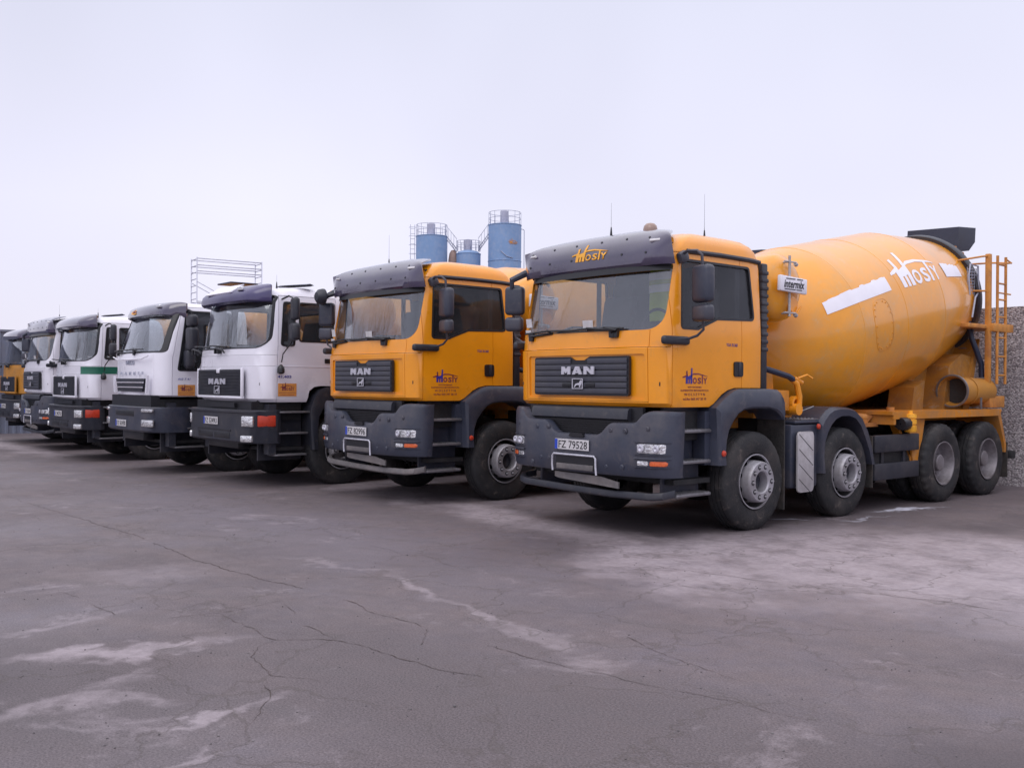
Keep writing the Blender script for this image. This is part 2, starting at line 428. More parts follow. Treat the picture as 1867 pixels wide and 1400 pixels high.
# ---------------------------------------------------------------- booleans
def boolean(a, b, op):
    oa = bpy.data.objects.new('a', a); ob = bpy.data.objects.new('b', b)
    COL.objects.link(oa); COL.objects.link(ob)
    m = oa.modifiers.new('b', 'BOOLEAN'); m.object = ob; m.operation = op; m.solver = 'EXACT'
    dg = bpy.context.evaluated_depsgraph_get(); dg.update()
    me = bpy.data.meshes.new_from_object(oa.evaluated_get(dg))
    bpy.data.objects.remove(oa); bpy.data.objects.remove(ob)
    me.materials.clear(); return me
def P3(poly, axis, a, b):
    return MB().prism(poly, axis, a, b).mesh('p')
def join(*mes):
    bm = bmesh.new()
    for m in mes: bm.from_mesh(m)
    o = bpy.data.meshes.new('j'); bm.to_mesh(o); bm.free(); return o

def secring(hw, yf, yr, rf, ry, bulge, rr, z):
    # plan section, counter-clockwise from rear left corner round the front
    pts = []
    nf = 7
    # right side (x=+hw) from rear to front
    for i in range(3): 
        t = R(90-i*45); pts.append((hw-rr+rr*math.cos(t), yr-rr+rr*math.sin(t)))
    y1 = yf+bulge+ry
    for i in range(1, 7): pts.append((hw, (yr-rr)+(y1-(yr-rr))*i/6))
    for i in range(1, nf+1):
        t = R(90*i/nf); x = hw-rf+rf*math.cos(t); y = y1-ry*math.sin(t)
        pts.append((x, y))
    xe = hw-rf
    for i in range(1, 9):
        x = xe*(1-i/8.0); pts.append((x, yf+bulge*(x/xe)**2))
    full = pts + [(-x, y) for x, y in reversed(pts[:-1])]
    return [(x, y, z) for x, y in full]
def cab_loft(secs, off, rf, ry, bulge, ztop_off=None, rr=.05):
    zb = secs[0][0]; zt = secs[-1][0]
    rs = []
    for z, hw, yf, yr in secs:
        zz = (zb+off)+(z-zb)*((zt-zb)-2*off)/(zt-zb)
        k = min(1, hw/.9)
        rs.append(secring(hw-off, yf+off, yr-off, rf*k, ry*k, bulge*k, rr, zz))
    return MB().rings(rs).mesh('loft')

def build_cab(key, secs, rf, ry, bulge, wins, door, arch, slits, extra=None):
    """wins: name -> (axis, polygon, span); door: yz polygon. Returns meshes."""
    def mk():
        o0 = cab_loft(secs, 0, rf, ry, bulge); i0 = cab_loft(secs, .045, rf*.9, ry*.9, bulge)
        shell = boolean(o0, i0, 'DIFFERENCE')
        ga = cab_loft(secs, .016, rf, ry, bulge); gb = cab_loft(secs, .022, rf, ry, bulge)
        gsh = boolean(ga, gb, 'DIFFERENCE')
        sa = cab_loft(secs, -.004, rf, ry, bulge); sb = cab_loft(secs, .03, rf, ry, bulge)
        ssh = boolean(sa, sb, 'DIFFERENCE')
        if extra:
            shell = boolean(shell, boolean(P3(extra,'y',-1,.4), cab_loft(secs,.015,rf,ry,bulge), 'DIFFERENCE'), 'DIFFERENCE')
        if arch: shell = boolean(shell, P3(arch, 'x', -3, 3), 'DIFFERENCE')
        out = {}
        for nme, (ax, poly, a, b) in wins.items():
            pr = P3(poly, ax, a, b)
            shell = boolean(shell, pr, 'DIFFERENCE')
            out['glass_'+nme] = boolean(gsh, P3(inset(poly, -.002), ax, a, b), 'INTERSECT')
            ring = boolean(P3(inset(poly, .003), ax, a, b), P3(inset(poly, -(.011 if key == 'B' and nme == 'windscreen' else .022)), ax, a-.01, b+.01), 'DIFFERENCE')
            out['seal_'+nme] = boolean(ssh, ring, 'INTERSECT')
        if door:
            for sd_, a, b in (('l', .75, 2), ('r', -2, -.75)):
                out['door_'+sd_] = boolean(shell, P3(inset(door, -.005), 'x', a, b), 'INTERSECT')
                shell = boolean(shell, P3(inset(door, .002), 'x', a, b), 'DIFFERENCE')
        for ax, poly, a, b in slits:
            shell = boolean(shell, P3(poly, ax, a, b), 'DIFFERENCE')
        out['body'] = shell
        return {k: smooth(v, 28) for k, v in out.items()}
    if key not in CACHE: CACHE[key] = mk()
    return CACHE[key]

def rect(x0, x1, y0, y1): return [(x0,y0),(x1,y0),(x1,y1),(x0,y1)]

# ---------------------------------------------------------------- wheels
def tyre_mb(lug):
    N = 112
    prof = [(-.045,.288),(-.012,.315),(.0,.36),(.004,.42),(-.004,.475),(-.022,.508),(-.034,.528),(-.05,.538),
            (-.085,.541),(-.088,.529),(-.096,.529),(-.099,.541),(-.135,.543),(-.138,.531),(-.146,.531),(-.149,.543),
            (-.185,.543),(-.188,.531),(-.196,.531),(-.199,.541),(-.235,.539),(-.25,.528),(-.275,.508),(-.29,.47),(-.297,.42),(-.292,.36),(-.275,.315),(-.25,.288)]
    def fn(k, i, r):
        if lug and (5 <= k <= 8 or 19 <= k <= 22) and (i % 4) < 2: return r-.013
        if (not lug) and (k in (6,7)) and (i % 4) == 0: return r-.006
        return r
    return MB().lathe(prof, 'x', N, fn=fn)
def rim_front():
    b = MB()
    b.lathe([(-.045,.286),(-.012,.290),(-.006,.300),(.0,.301),(.0,.290),(-.012,.282)], 'x', 60)
    b.lathe([(-.012,.282),(-.04,.272),(-.11,.265),(-.14,.258),(-.14,.245)], 'x', 60, mi=1)  # recessed barrel coloured dark for its shade and dirt
    b.lathe([(-.14,.245),(-.10,.237),(-.02,.229),(.04,.224),(.068,.220),(.080,.210),(.080,.124),(.066,.112),(-.04,.110)], 'x', 60)
    return b
def rim_detail():
    b = MB()
    for k in range(10):
        t = 2*math.pi*k/10; y, z = math.cos(t)*.168, math.sin(t)*.168
        b.cyl((.078,y,z),(.083,y,z),.027,12,1); b.cyl((.081,y,z),(.106,y,z),.0165,6,0,r2=.013)
    for k in range(10):   # hand holes, black plugs standing for the shade inside
        t = 2*math.pi*(k+.5)/10
        y, z = math.cos(t)*.2475, math.sin(t)*.2475
        rot = Matrix.Rotation(t, 4, 'X')
        q0 = []; q2 = []
        for j in range(12):
            u = 2*math.pi*j/12; x = -.050+.026*math.sin(u); zt = .034*math.cos(u); rr0 = .2375+(x+.09)*(-.105)
            q0.append(rot @ Vector((x, rr0+.0015-zt*zt*2.1, zt))); q2.append(rot @ Vector((x, rr0-.05, zt)))
        b.rings([q0,q2], 1)
    return b
def hub_mb():
    b = MB(); b.lathe([(-.06,.112),(-.055,.10),(-.02,.096),(-.012,.088),(-.012,.04),(-.006,.03),(-.006,.001)], 'x', 32); return b
def rim_rear():
    b = MB()
    b.lathe([(-.045,.286),(-.012,.290),(-.006,.300),(-.002,.300),(-.004,.284),(-.04,.270),(-.15,.262),(-.165,.25),(-.172,.225),(-.172,.12),(-.15,.115),(-.06,.112),(-.05,.10),(-.048,.001)], 'x', 60)
    for k in range(10):
        t = 2*math.pi*k/10; y, z = math.cos(t)*.168, math.sin(t)*.168
        b.cyl((-.172,y,z),(-.135,y,z),.017,6)
    return b
def add_wheel(T, x, y, left, kind, rimmat='rim'):
    rz = 0 if left else math.pi
    me = cached('rim_'+kind, rim_front if kind == 'front' else rim_rear)
    wname = 'wheel'
    o = link(wname, me, [rimmat,'chassis'] if kind == 'front' else [rimmat], T, (x if left else -x, y, .530)); o.rotation_euler = (0,0,rz)
    link('tyre', cached('tyre_'+kind, lambda: tyre_mb(kind != 'front')), ['rubber'], o).rotation_euler = (random.uniform(0,6),0,0)
    if kind == 'front':
        link('nut_ring', cached('rimdet', rim_detail), [rimmat,'trim'], o)
        link('hub_cap', cached('hub', hub_mb), ['dark_plastic'], o)
    else:
        t2 = link('tyre', CACHE['tyre_rear'], ['rubber'], o, (-.335,0,0))
    return o

# ---------------------------------------------------------------- body details shared by the mixers
TH = .195; CA, SA = math.cos(TH), math.sin(TH); DY, DZ = 2.509, 1.991
DPROF = [(-.02,.0),(-.02,.38),(.02,.46),(.15,.64),(.40,.83),(.70,.985),(1.0,1.085),(1.27,1.150),(1.36,1.162),(2.2,1.165),(3.42,1.163),(3.5,1.155),(4.2,1.048),(4.86,.935)]
def drad(s):
    for (a, ra), (b, rb) in zip(DPROF[1:-1], DPROF[2:]):
        if s <= b: return ra+(rb-ra)*(s-a)/(b-a) if b > a else rb
    return DPROF[-1][1]
def dpt(s, phi, r):      # phi in radians from +x towards the drum's up
    n = r*math.sin(phi); return (r*math.cos(phi), DY+s*CA-n*SA, DZ+s*SA+n*CA)
def dlathe(prof, n=96, cap=False, fn=None):
    return [[dpt(s, 2*math.pi*i/n, r) for i in range(n)] for s, r in prof]
def drum_mb():
    fine = []
    for (a, ra), (b, rb) in zip(DPROF[1:-1], DPROF[2:]):
        m = max(1, int((b-a)/.12))
        fine += [(a+(b-a)*i/m, ra+(rb-ra)*i/m) for i in range(m)]
    fine.append(DPROF[-1])
    b = MB(); b.rings(dlathe(fine), 0, cap0=True, cap1=True); return b
def drum_rear_mb():
    b = MB(); b.rings(dlathe([(4.99,.925),(5.45,.68),(5.75,.58),(5.9,.58),(5.9,.53),(5.5,.5)], 64), 0, cap0=True, cap1=True); return b
def ring_mb():
    b = MB(); b.rings(dlathe([(4.85,.93),(4.85,.985),(4.87,.995),(4.98,.995),(5.0,.985),(5.0,.91)]), 0, cap0=False, cap1=False); return b
def drum_seams():
    b = MB()
    for s in (1.33, 3.45, 2.4):
        r = drad(s); b.rings(dlathe([(s-.012,r-.002),(s-.006,r+.004),(s+.006,r+.004),(s+.012,r-.002)]), 0, cap0=False, cap1=False)
    return b
def hatch_mb():
    b = MB()
    cs, cp = 1.79, R(1)
    L, Wd = .30, .155     # half length round the drum, half width along it
    for k in range(18):
        t = 2*math.pi*k/18; a = abs(math.sin(t))
        s = cs+Wd*1.25*math.copysign(abs(math.cos(t))**.6, math.cos(t)); ph = cp+(L*math.copysign(a**.75, math.sin(t)))/1.16
        p = Vector(dpt(s, ph, 1.160)); q = Vector(dpt(s, ph, 1.173)); b.cyl(p, q, .009, 6)
    o = []
    for k in range(36):
        t = 2*math.pi*k/36
        s = cs+Wd*1.45*math.copysign(abs(math.cos(t))**.6, math.cos(t)); ph = cp+((L+.04)*math.copysign(abs(math.sin(t))**.75, math.sin(t)))/1.16
        o.append((s,ph))
    b.rings([[dpt(s,ph,1.16) for s,ph in o],[dpt(s,ph,1.1665) for s,ph in o],[dpt(cs+(s-cs)*.96,cp+(ph-cp)*.98,1.1675) for s,ph in o]], cap0=False, cap1=False)
    return b
def drum_map(s0, ph0):
    def f(a, b, h):
        s = s0+a; return dpt(s, ph0+b/1.16, drad(s)+.002+h)
    return f
def band_mesh(s0, s1, pa0, pb0, pa1, pb1, seed):
    rnd = random.Random(seed); bm = bmesh.new(); N = 40; K = 6; g = []
    jag = 0
    for i in range(N+1):
        t = i/N; s = s0+(s1-s0)*t; lo = R(pa0+(pa1-pa0)*t); hi = R(pb0+(pb1-pb0)*t)
        if i % 3 == 0: jag = rnd.uniform(-.016,.006)
        hi2 = hi+jag
        # skewed ends: the band leans back as it rises
        g.append([bm.verts.new(dpt(s-(.0)*k/K, lo+(hi2-lo)*k/K, drad(s)+.006)) for k in range(K+1)])
    for i in range(N):
        for k in range(K): bm.faces.new((g[i][k],g[i+1][k],g[i+1][k+1],g[i][k+1]))
    bmesh.ops.recalc_face_normals(bm, faces=bm.faces)
    ff = bm.faces[:]; 
    if ff[0].normal.x < 0: bmesh.ops.reverse_faces(bm, faces=ff)
    me = bpy.data.meshes.new('band'); bm.to_mesh(me); bm.free(); return me

def chassis_mb():
    b = MB()
    for x in (-.42,.42): b.bb(x-.04,x+.04,.25,7.85,.78,1.06)
    for y in (.4,2.4,4.4,6.4,7.7): b.bb(-.42,.42,y-.05,y+.05,.82,1.02)
    for y in (1.53,3.33): b.cyl((-.95,y,.54),(.95,y,.54),.065,12); b.bb(-.5,.5,y-.08,y+.08,.40,.56,.03)
    for y in (5.76,7.12): b.cyl((-.85,y,.54),(.85,y,.54),.085,12); b.lathe([(-.22,.05),(-.18,.18),(0,.24),(.18,.18),(.22,.05)],'x',20,(0,y,.54),cap=True)
    for y in (1.53,3.33):
        for x in (-.42,.42): b.bb(x-.045,x+.045,y-.7,y+.7,.68,.75,.02)
    b.bb(-.5,.5,.5,1.7,.52,1.35,.05)         # engine block and gearbox
    b.bb(-.3,.3,1.7,2.6,.6,1.1,.05)
    b.cyl((0,2.6,.75),(0,5.7,.62),.06,10)
    b.bb(-1.05,1.05,.32,.9,.55,.60); b.bb(-1.0,1.0,.2,.9,1.0,1.3)  # added dark boxes blocking light behind the bumper
    for s in (-1,1):
        b.bb(.50*s,1.10*s,4.05,5.1,.42,.93,.06)      # tank / battery boxes
        b.bb(.45*s,.8*s,2.15,2.7,.5,1.2,.03)
        b.cyl((.62*s,4.0,1.05),(.62*s,4.9,1.05),.13,14)
    return b
def mudflaps_mb():
    b = MB()
    for s in (-1,1):
        b.bb(.80*s,1.16*s,2.08,2.10,.18,1.3); b.bb(.80*s,1.16*s,3.98,4.0,.3,.95)
        b.bb(.85*s,1.2*s,7.80,7.82,.22,.75)
    return b
def arch_side(y0, y1, top, xi, xo, th=.045, inner=None): pass

def underrun_mb():
    b = MB()
    for s in (-1,1):
        for z0, z1 in ((.735,.955),(.385,.595)):
            b.bb(1.13*s,1.185*s,4.02,5.14,z0,z1,.015)
        for y in (4.3,4.85): b.bb(1.05*s,1.125*s,y-.03,y+.03,.42,.92)
    return b
def rear_frame_mb():
    b = MB()
    for s in (-1,1):
        xs = sorted((1.0*s,1.19*s))
        b.bb(.40*s,1.19*s,4.42,7.62,1.205,1.25)          # deck over the wheels
        b.prism([(4.60,1.20),(5.42,1.20),(5.24,.52),(5.10,.52),(4.98,1.0)],'x',1.10*s,1.125*s)
        b.prism([(4.60,1.20),(4.66,1.20),(5.16,.52),(5.10,.52)],'x',1.0*s,1.10*s)
        b.prism([(7.50,1.20),(7.60,1.20),(7.80,.72),(7.80,.60),(7.74,.60),(7.74,.72)],'x',.95*s,1.185*s)
        b.bb(.40*s,1.185*s,4.46,4.52,1.08,1.2); b.bb(1.165*s,1.19*s,4.45,7.6,1.15,1.205)
        # subframe
        b.bb(.36*s,.48*s,2.0,7.85,1.07,1.20)
    for y in (2.4,3.4,4.4,6.2,7.6): b.bb(-.36,.36,y-.05,y+.05,1.08,1.19)
    b.bb(-.95,.95,7.72,7.85,.95,1.2)
    return b
def pedestal_mb():
    b = MB()
    for s in (-1,1):
        b.prism([(5.55,1.25),(5.86,1.25),(5.92,1.66),(5.62,1.56)],'x',.50*s,.86*s)
        b.prism([(5.86,1.25),(6.50,1.25),(6.62,1.90),(5.92,1.66)],'x',.50*s,.56*s)
        b.prism([(6.42,1.25),(6.95,1.25),(7.32,2.02),(7.0,2.06),(6.60,1.88)],'x',.50*s,.88*s)
        b.prism([(6.95,1.25),(7.15,1.25),(7.50,2.3),(7.3,2.0)],'x',.45*s,.92*s)
        b.prism([(7.0,2.02),(7.5,2.02),(7.62,2.55),(7.55,2.55)],'x',.52*s,.58*s)
    b.prism([(7.05,1.25),(7.2,1.25),(7.6,2.3),(7.45,2.3)],'x',-.5,.5)
    return b
def rollers_mb():
    b = MB()
    for s in (-1,1):
        ph = math.atan2(-.80,.60); c = Vector(dpt(4.93, ph, 1.17)); ax = Vector((0,CA,SA))
        c.x *= s
        b.cyl(c-ax*.10, c+ax*.10, .165, 24); b.cyl(c-ax*.15, c+ax*.15, .06, 12)
    return b
def front_pedestal_mb():
    b = MB()
    b.prism([(1.92,1.2),(2.35,1.2),(2.28,1.72),(2.12,1.78),(1.92,1.78)],'x',-.86,.86)
    b.bb(.78,1.0,2.18,2.42,1.28,1.52,.01); b.bb(-1.0,-.78,2.18,2.42,1.28,1.52,.01)
    b.bb(-.35,.35,2.0,2.5,1.7,2.2,.05)
    return b
def drum_drive_mb():
    b = MB(); ax = Vector((0,CA,SA)); o = Vector((0,DY,DZ))
    b.cyl(o-ax*.45, o-ax*.01, .30, 28); b.cyl(o-ax*.6, o-ax*.4, .2, 20); return b
def tank_mb():
    b = MB()
    b.lathe([(-1.10,.02),(-1.09,.18),(-1.05,.30),(-.98,.375),(-.90,.395),(.90,.395),(.98,.375),(1.05,.30),(1.09,.18),(1.10,.02)],'x',44,(0,2.25,2.70),cap=True)
    return b
def gauge_mb():
    b = MB(); b.cyl((1.135,2.20,2.36),(1.135,2.20,3.05),.015,12)
    for k in range(13): b.cyl((1.135,2.20,2.36+k*.055),(1.135,2.20,2.372+k*.055),.018,10)
    for z in (2.98,2.40): b.cyl((1.0,2.20,z),(1.15,2.20,z),.012,8); b.cyl((1.135,2.1,z),(1.135,2.33,z),.010,8); b.cyl((1.135,2.31,z-.012),(1.135,2.34,z-.03),.024,10)
    return b
def valve_mb():
    b = MB()
    b.lathe([(1.06,.01),(1.06,.09),(1.085,.10),(1.10,.085),(1.10,.01)],'x',20,(0,2.34,2.50),cap=True)
    b.tube([(1.1,2.30,2.42),(1.13,2.36,2.40),(1.13,2.44,2.48)],.012,8)
    # tap and pipe below
    b.tube([(1.02,2.42,1.66),(1.04,2.50,1.60),(1.04,2.56,1.45),(1.02,2.58,1.30)],.035,10)
    b.cyl((1.04,2.44,1.66),(1.04,2.60,1.61),.03,10); b.tube([(1.06,2.5,1.66),(1.1,2.62,1.70),(1.12,2.7,1.66)],.012,8)
    b.lathe([(-.03,.05),(-.03,.085),(.03,.085),(.03,.05)],'x',22,(1.0,2.52,1.37),close=True)
    b.cyl((.9,2.5,1.30),(1.08,2.5,1.30),.07,14)
    return b
def hose_mb():
    b = MB(); b.tube([(.95,1.80,1.80),(1.0,1.95,1.76),(1.02,2.15,1.72),(1.03,2.35,1.68),(1.03,2.46,1.64)],.035,10); return b
def rear_hose_mb():
    b = MB(); b.tube([(.85,7.25,2.55),(.92,7.22,2.30),(.98,7.26,2.1),(1.0,7.36,1.92),(1.0,7.38,1.72)],.04,10)
    b.tube([(.6,7.62,3.1),(.8,7.5,2.8),(.85,7.3,2.6)],.03,8); return b
def hopper_mb():
    b = MB()
    top = [(-.42,7.86,4.12),(.42,7.86,4.09),(.43,8.42,4.13),(-.42,8.42,4.13)]
    mid = [(-.42,7.84,3.90),(.42,7.84,3.90),(.43,8.40,3.90),(-.42,8.40,3.90)]
    bot = [(-.40,7.80,3.70),(.40,7.80,3.70),(.37,8.32,3.76),(-.37,8.32,3.76)]
    b.rings([bot, mid, top], cap0=True, cap1=False, smooth=False)
    b.rings([[(x*.96,y+(.02 if y<8 else -.02),z) for x,y,z in top],[(x*.9,y+(.03 if y<8 else -.03),z) for x,y,z in mid],[(x*.8,y,z+.02) for x,y,z in bot]], cap0=False, cap1=True, smooth=False)
    b.rings([top,[(x*.96,y+(.02 if y<8 else -.02),z) for x,y,z in top]], cap0=False, cap1=False, smooth=False)
    return b
def hood_mb():
    b = MB()
    b.lathe([(7.50,.50),(7.55,.62),(7.72,.64),(7.74,.60),(8.12,.50),(8.3,.30)],'y',36,(0,0,3.22),cap=True)
    b.bb(-.34,.34,7.6,8.25,3.55,3.74,.03)
    b.prism([(7.55,2.05),(7.72,2.05),(8.3,2.9),(8.05,3.5),(7.6,3.4)],'x',-.42,.42)
    for s in (-1,1): b.bb(.42*s,.50*s,7.5,7.62,2.4,3.75)
    return b
def chute_mb():
    b = MB()
    # stowed extension chute: open trough rolled round, with lip ring
    pr = [(6.50,.205),(6.50,.225),(6.53,.225),(6.54,.198),(7.50,.190),(7.52,.185)]
    b.lathe(pr,'y',36,(.98,0,1.515)); b.lathe([(7.52,.185),(7.52,.001)],'y',36,(.98,0,1.515))
    b.lathe([(6.50,.205),(6.56,.188),(6.62,.18)],'y',36,(.98,0,1.515)); b.lathe([(6.62,.18),(6.63,.001)],'y',36,(.98,0,1.515),mi=1)  # dark disc closes the mouth, standing for the shade inside
    b.lathe([(6.86,.2),(6.86,.207),(6.89,.207),(6.89,.2)],'y',36,(.98,0,1.515))
    return b
def lip_mb():
    b = MB(); b.lathe([(6.47,.215),(6.47,.235),(6.495,.24),(6.50,.215)],'y',36,(.98,0,1.515),close=True)
    b.cyl((.98,6.98,1.25),(1.17,6.98,1.3),.01,6); b.bb(1.165,1.18,6.96,7.0,1.22,1.42)
    return b
def ladder_mb():
    b = MB()
    b.bb(1.06,1.13,7.33,7.41,1.60,3.55,.008)
    for y in (7.50,7.78): b.cyl((1.17,y,1.62),(1.17,y,3.53),.021,10)
    for z in (1.75,2.03,2.31,2.62,2.88,3.12,3.4): b.cyl((1.17,7.50,z),(1.17,7.78,z),.014,8)
    b.bb(.50,1.10,6.72,8.02,2.44,2.50,.008); b.bb(1.10,1.19,7.35,8.02,2.40,2.52,.008)
    b.tube([(.55,6.95,3.42),(1.08,7.2,3.50),(1.09,7.36,3.52)],.014,8); b.tube([(.55,7.3,3.42),(.9,7.9,3.48),(1.17,7.98,3.46),(1.17,7.78,3.50)],.014,8)
    b.tube([(1.17,7.50,3.40),(1.17,7.98,3.46)],.012,8); b.tube([(1.17,7.5,2.98),(1.17,7.95,2.98)],.012,8)
    b.tube([(.72,6.92,3.42),(.72,6.92,2.5)],.018,8); b.tube([(.72,6.92,3.0),(1.1,7.36,3.0)],.014,8)
    b.bb(.6,1.14,7.35,7.85,1.27,1.44,.01)
    return b
def mesh_guard_mb():
    b = MB()
    for k in range(9): z = 2.95+k*.045; b.cyl((.95,7.0,z),(.95,7.3,z+.02),.006,6)
    for k in range(5): y = 7.0+k*.075; b.cyl((.95,y,2.92),(.95,y,3.34),.005,6)
    b.tube([(.98,7.02,2.93),(.98,6.98,3.2),(.98,7.03,3.38),(.98,7.28,3.37),(.98,7.31,3.0),(.98,7.2,2.9),(.98,7.1,2.6)],.014,8)
    return b
def rear_bumper_mb():
    b = MB(); b.bb(-1.1,1.1,8.0,8.08,.50,.60,.01)
    for s in (-1,1): b.bb(.5*s,.58*s,7.75,8.0,.5,.6); b.bb(1.0*s,1.2*s,7.98,8.12,.49,.61,.02)
    return b
def small_parts_mb():
    b = MB()
    # hydraulic valve bank and cylinder by the second axle
    b.cyl((.85,3.75,1.20),(.85,4.35,1.16),.055,14); b.cyl((.85,3.70,1.20),(.85,3.78,1.2),.07,14)
    b.bb(.6,.95,3.9,4.5,1.05,1.10); b.prism([(4.05,.95),(4.5,1.2),(4.35,1.2),(3.95,1.0)],'x',.7,.9)
    b.cyl((1.0,4.72,1.2),(1.0,4.72,1.30),.05,14)
    return b
def canister_mb():
    b = MB(); b.lathe([(.98,.01),(.98,.07),(1.0,.08),(1.06,.08),(1.065,.065),(1.08,.065),(1.085,.08),(1.14,.08),(1.145,.065),(1.16,.065),(1.165,.08),(1.21,.075),(1.22,.03),(1.26,.03),(1.26,.01)],'z',24,(1.20,4.86,0)); return b
def filter_mb():
    b = MB(); b.lathe([(4.60,.01),(4.60,.075),(4.62,.08),(4.76,.08),(4.78,.07),(4.78,.01)],'y',22,(1.20,0,1.09), fn=lambda k,i,r: r*(1+.05*(i%2))); return b

def add_mixer(T, colour='drum_yellow', frame='frame_yellow', gear=True, plaque=True, logo=True, teal=False, rim='rim', rimrear='rim_dirty'):
    link('chassis', cached('chassis', chassis_mb), ['chassis'], T)
    links('mudflap', 'mudflaps', mudflaps_mb, ['mudflap'], T)
    for y in (1.53,3.33):
        add_wheel(T, 1.185, y, True, 'front', rim); add_wheel(T, 1.185, y, False, 'front', rim)
    for y in (5.76,7.12):
        add_wheel(T, 1.225, y, True, 'rear', rimrear); add_wheel(T, 1.225, y, False, 'rear', rimrear)
    links('underrun_guard', 'underrun', underrun_mb, ['dark_plastic'], T)
    link('rear_frame', cached('rframe', rear_frame_mb), [frame], T)
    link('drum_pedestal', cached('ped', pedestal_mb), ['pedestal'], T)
    links('support_roller', 'rollers', rollers_mb, ['steel'], T)
    links('front_pedestal', 'fped', front_pedestal_mb, [frame], T)
    dr = link('drum', cached('drum', drum_mb), [colour], T)
    link('track_ring', cached('ring', ring_mb), ['dark_plastic'], dr)
    link('rear_cone', cached('rcone', drum_rear_mb), [colour], dr)
    links('weld_seam', 'dseam', drum_seams, [colour], dr)
    link('drive_gearbox', cached('drive', drum_drive_mb), ['chassis'], T)
    tk = link('water_tank', cached('wtank', tank_mb), [colour], T)
    hp = link('hopper', cached('hopper', hopper_mb), ['hopper'], T)
    link('hopper_hood', cached('hood', hood_mb), [frame], T)
    ld = link('ladder', cached('ladder', ladder_mb), ['rust_yellow'], T)
    link('rear_bumper', cached('rbump', rear_bumper_mb), ['chassis'], T)
    if plaque:
        pl = link('plaque', cached('plaque', lambda: MB().box((1.165,2.215,2.715),(.05,.52,.175),.012,Matrix.Rotation(R(-2.2),4,'X'))), ['logo_white'], tk)
        def ptx():
            t1 = text_mesh('intermix', width=.40, height=.085, bold=.015, shear=.25)
            bars = poly_mesh([rect(-.16,.02,.098,.108),rect(.05,.17,.098,.108),rect(-.19,.02,-.022,-.012),rect(.04,.15,-.022,-.012)])
            return place([t1,bars], side_map(2.215,2.675,1.191), .003)
        link('plaque_lettering', cached('ptx', ptx), ['black_ink'], pl)
        link('level_gauge', cached('gauge', gauge_mb), ['shield'], tk)
    if gear:
        links('filler_valve', 'valve', valve_mb, ['yellow'], T)
        link('hose', cached('hose', hose_mb), ['hose'], T)
        links('rear_hose', 'rhose', rear_hose_mb, ['hose'], T)
        ch = link('stowed_chute', cached('chute', chute_mb), ['dull_yellow','chassis'], T); links('lip_ring', 'lip', lip_mb, ['steel'], ch)
        link('guard_mesh', cached('mguard', mesh_guard_mb), ['rail'], ld)
        links('hydraulic_cylinder', 'small', small_parts_mb, ['rust_yellow'], T)
        link('oil_canister', cached('canister', canister_mb), ['logo_yellow'], T)
        link('air_filter', cached('filter', filter_mb), ['trim'], T)
        link('hatch', cached('hatch', hatch_mb), [colour], dr)
    if logo:
        def lg():
            a, b, c = logo_parts(1.25)
            return place([a,b]+c, lambda x,y,h: drum_map(2.34+y*.02, R(20.4))(x, y*.88, h), .003, 2, .06)
        link('company_lettering', cached('dlogo', lg), ['logo_white'], dr)
        link('white_band', cached('band1', lambda: band_mesh(.80,2.17,17.0,26.5,21.0,31.0,3)), ['logo_white'], dr)
        link('white_band', cached('band2', lambda: band_mesh(3.82,4.47,21.2,33.0,19.4,30.0,5)), ['logo_white'], dr)
    if teal:
        link('teal_marking', cached('tealm', lambda: place([poly_mesh([[(0,.12),(.55,.42),(.55,-.1)],[(.9,.5),(1.25,.5),(1.25,.1),(.9,.1)]])], drum_map(1.5,R(8)), .003, 2, .06)), ['teal'], dr)
    return hp

# number plate (0.52 x 0.114), registered text, blue band at its left
def number_plate(parent, text, c, tilt=0):
    x, y, z = c
    p = link('number_plate', MB().box((x,y,z),(.52,.012,.114),.004).mesh('plate'), ['plate'], parent)
    link('plate_band', MB().box((x-.238,y-.0075,z),(.040,.004,.108)).mesh('pb'), ['plate_blue'], parent).parent = parent
    t = place([text_mesh(text, width=.44, height=.08, bold=.0)], front_map(x+.02, z-.04, y-.0065), .002)
    link('plate_lettering', t, ['black_ink'], parent)
    return p

def emblem_polys(w):
    # framed standing animal badge, w = side length
    h = w/2; t = w*.07
    fr = [rect(-h,h,h-t,h), rect(-h,h,-h,-h+t), rect(-h,-h+t,-h+t,h-t), rect(h-t,h,-h+t,h-t)]
    k = w/285.0
    def P(l): return [((x-785)*k, (700-y)*k) for x, y in l]
    lion = P([(870,598),(905,640),(895,700),(868,760),(862,800),(835,800),(838,745),(810,735),(760,740),(735,775),(710,800),(695,795),(715,750),(735,705),(790,685),(830,680),(850,640)])
    return fr+[lion]

# ---------------------------------------------------------------- cab type A: wide-grille cab
A_SECS = [(1.345,1.112,.06,1.72),(1.385,1.12,.015,1.72),(1.945,1.12,.0,1.72),(1.962,1.12,.022,1.72),(2.12,1.12,.035,1.72),(2.48,1.103,.09,1.72),(2.85,1.085,.145,1.715),
          (2.95,1.078,.175,1.70),(3.03,1.066,.25,1.665),(3.09,1.04,.35,1.61),(3.14,.985,.47,1.53),(3.175,.88,.62,1.42),(3.195,.68,.8,1.28),(3.20,.4,.92,1.15)]
A_WS = rpoly([(-1.065,2.80,.03),(-1.06,2.13,.20),(1.06,2.13,.20),(1.065,2.80,.03)],.03,8)
A_SW = rpoly([(.375,2.86,.06),(1.51,2.86,.05),(1.575,2.275,.06),(.93,2.258,.04),(.70,2.175,.05),(.61,2.14,.05),(.335,2.14,.05)],.04,4)
A_DOOR = [(.205,1.30),(.205,2.925),(1.345,2.925),(1.345,1.30)]
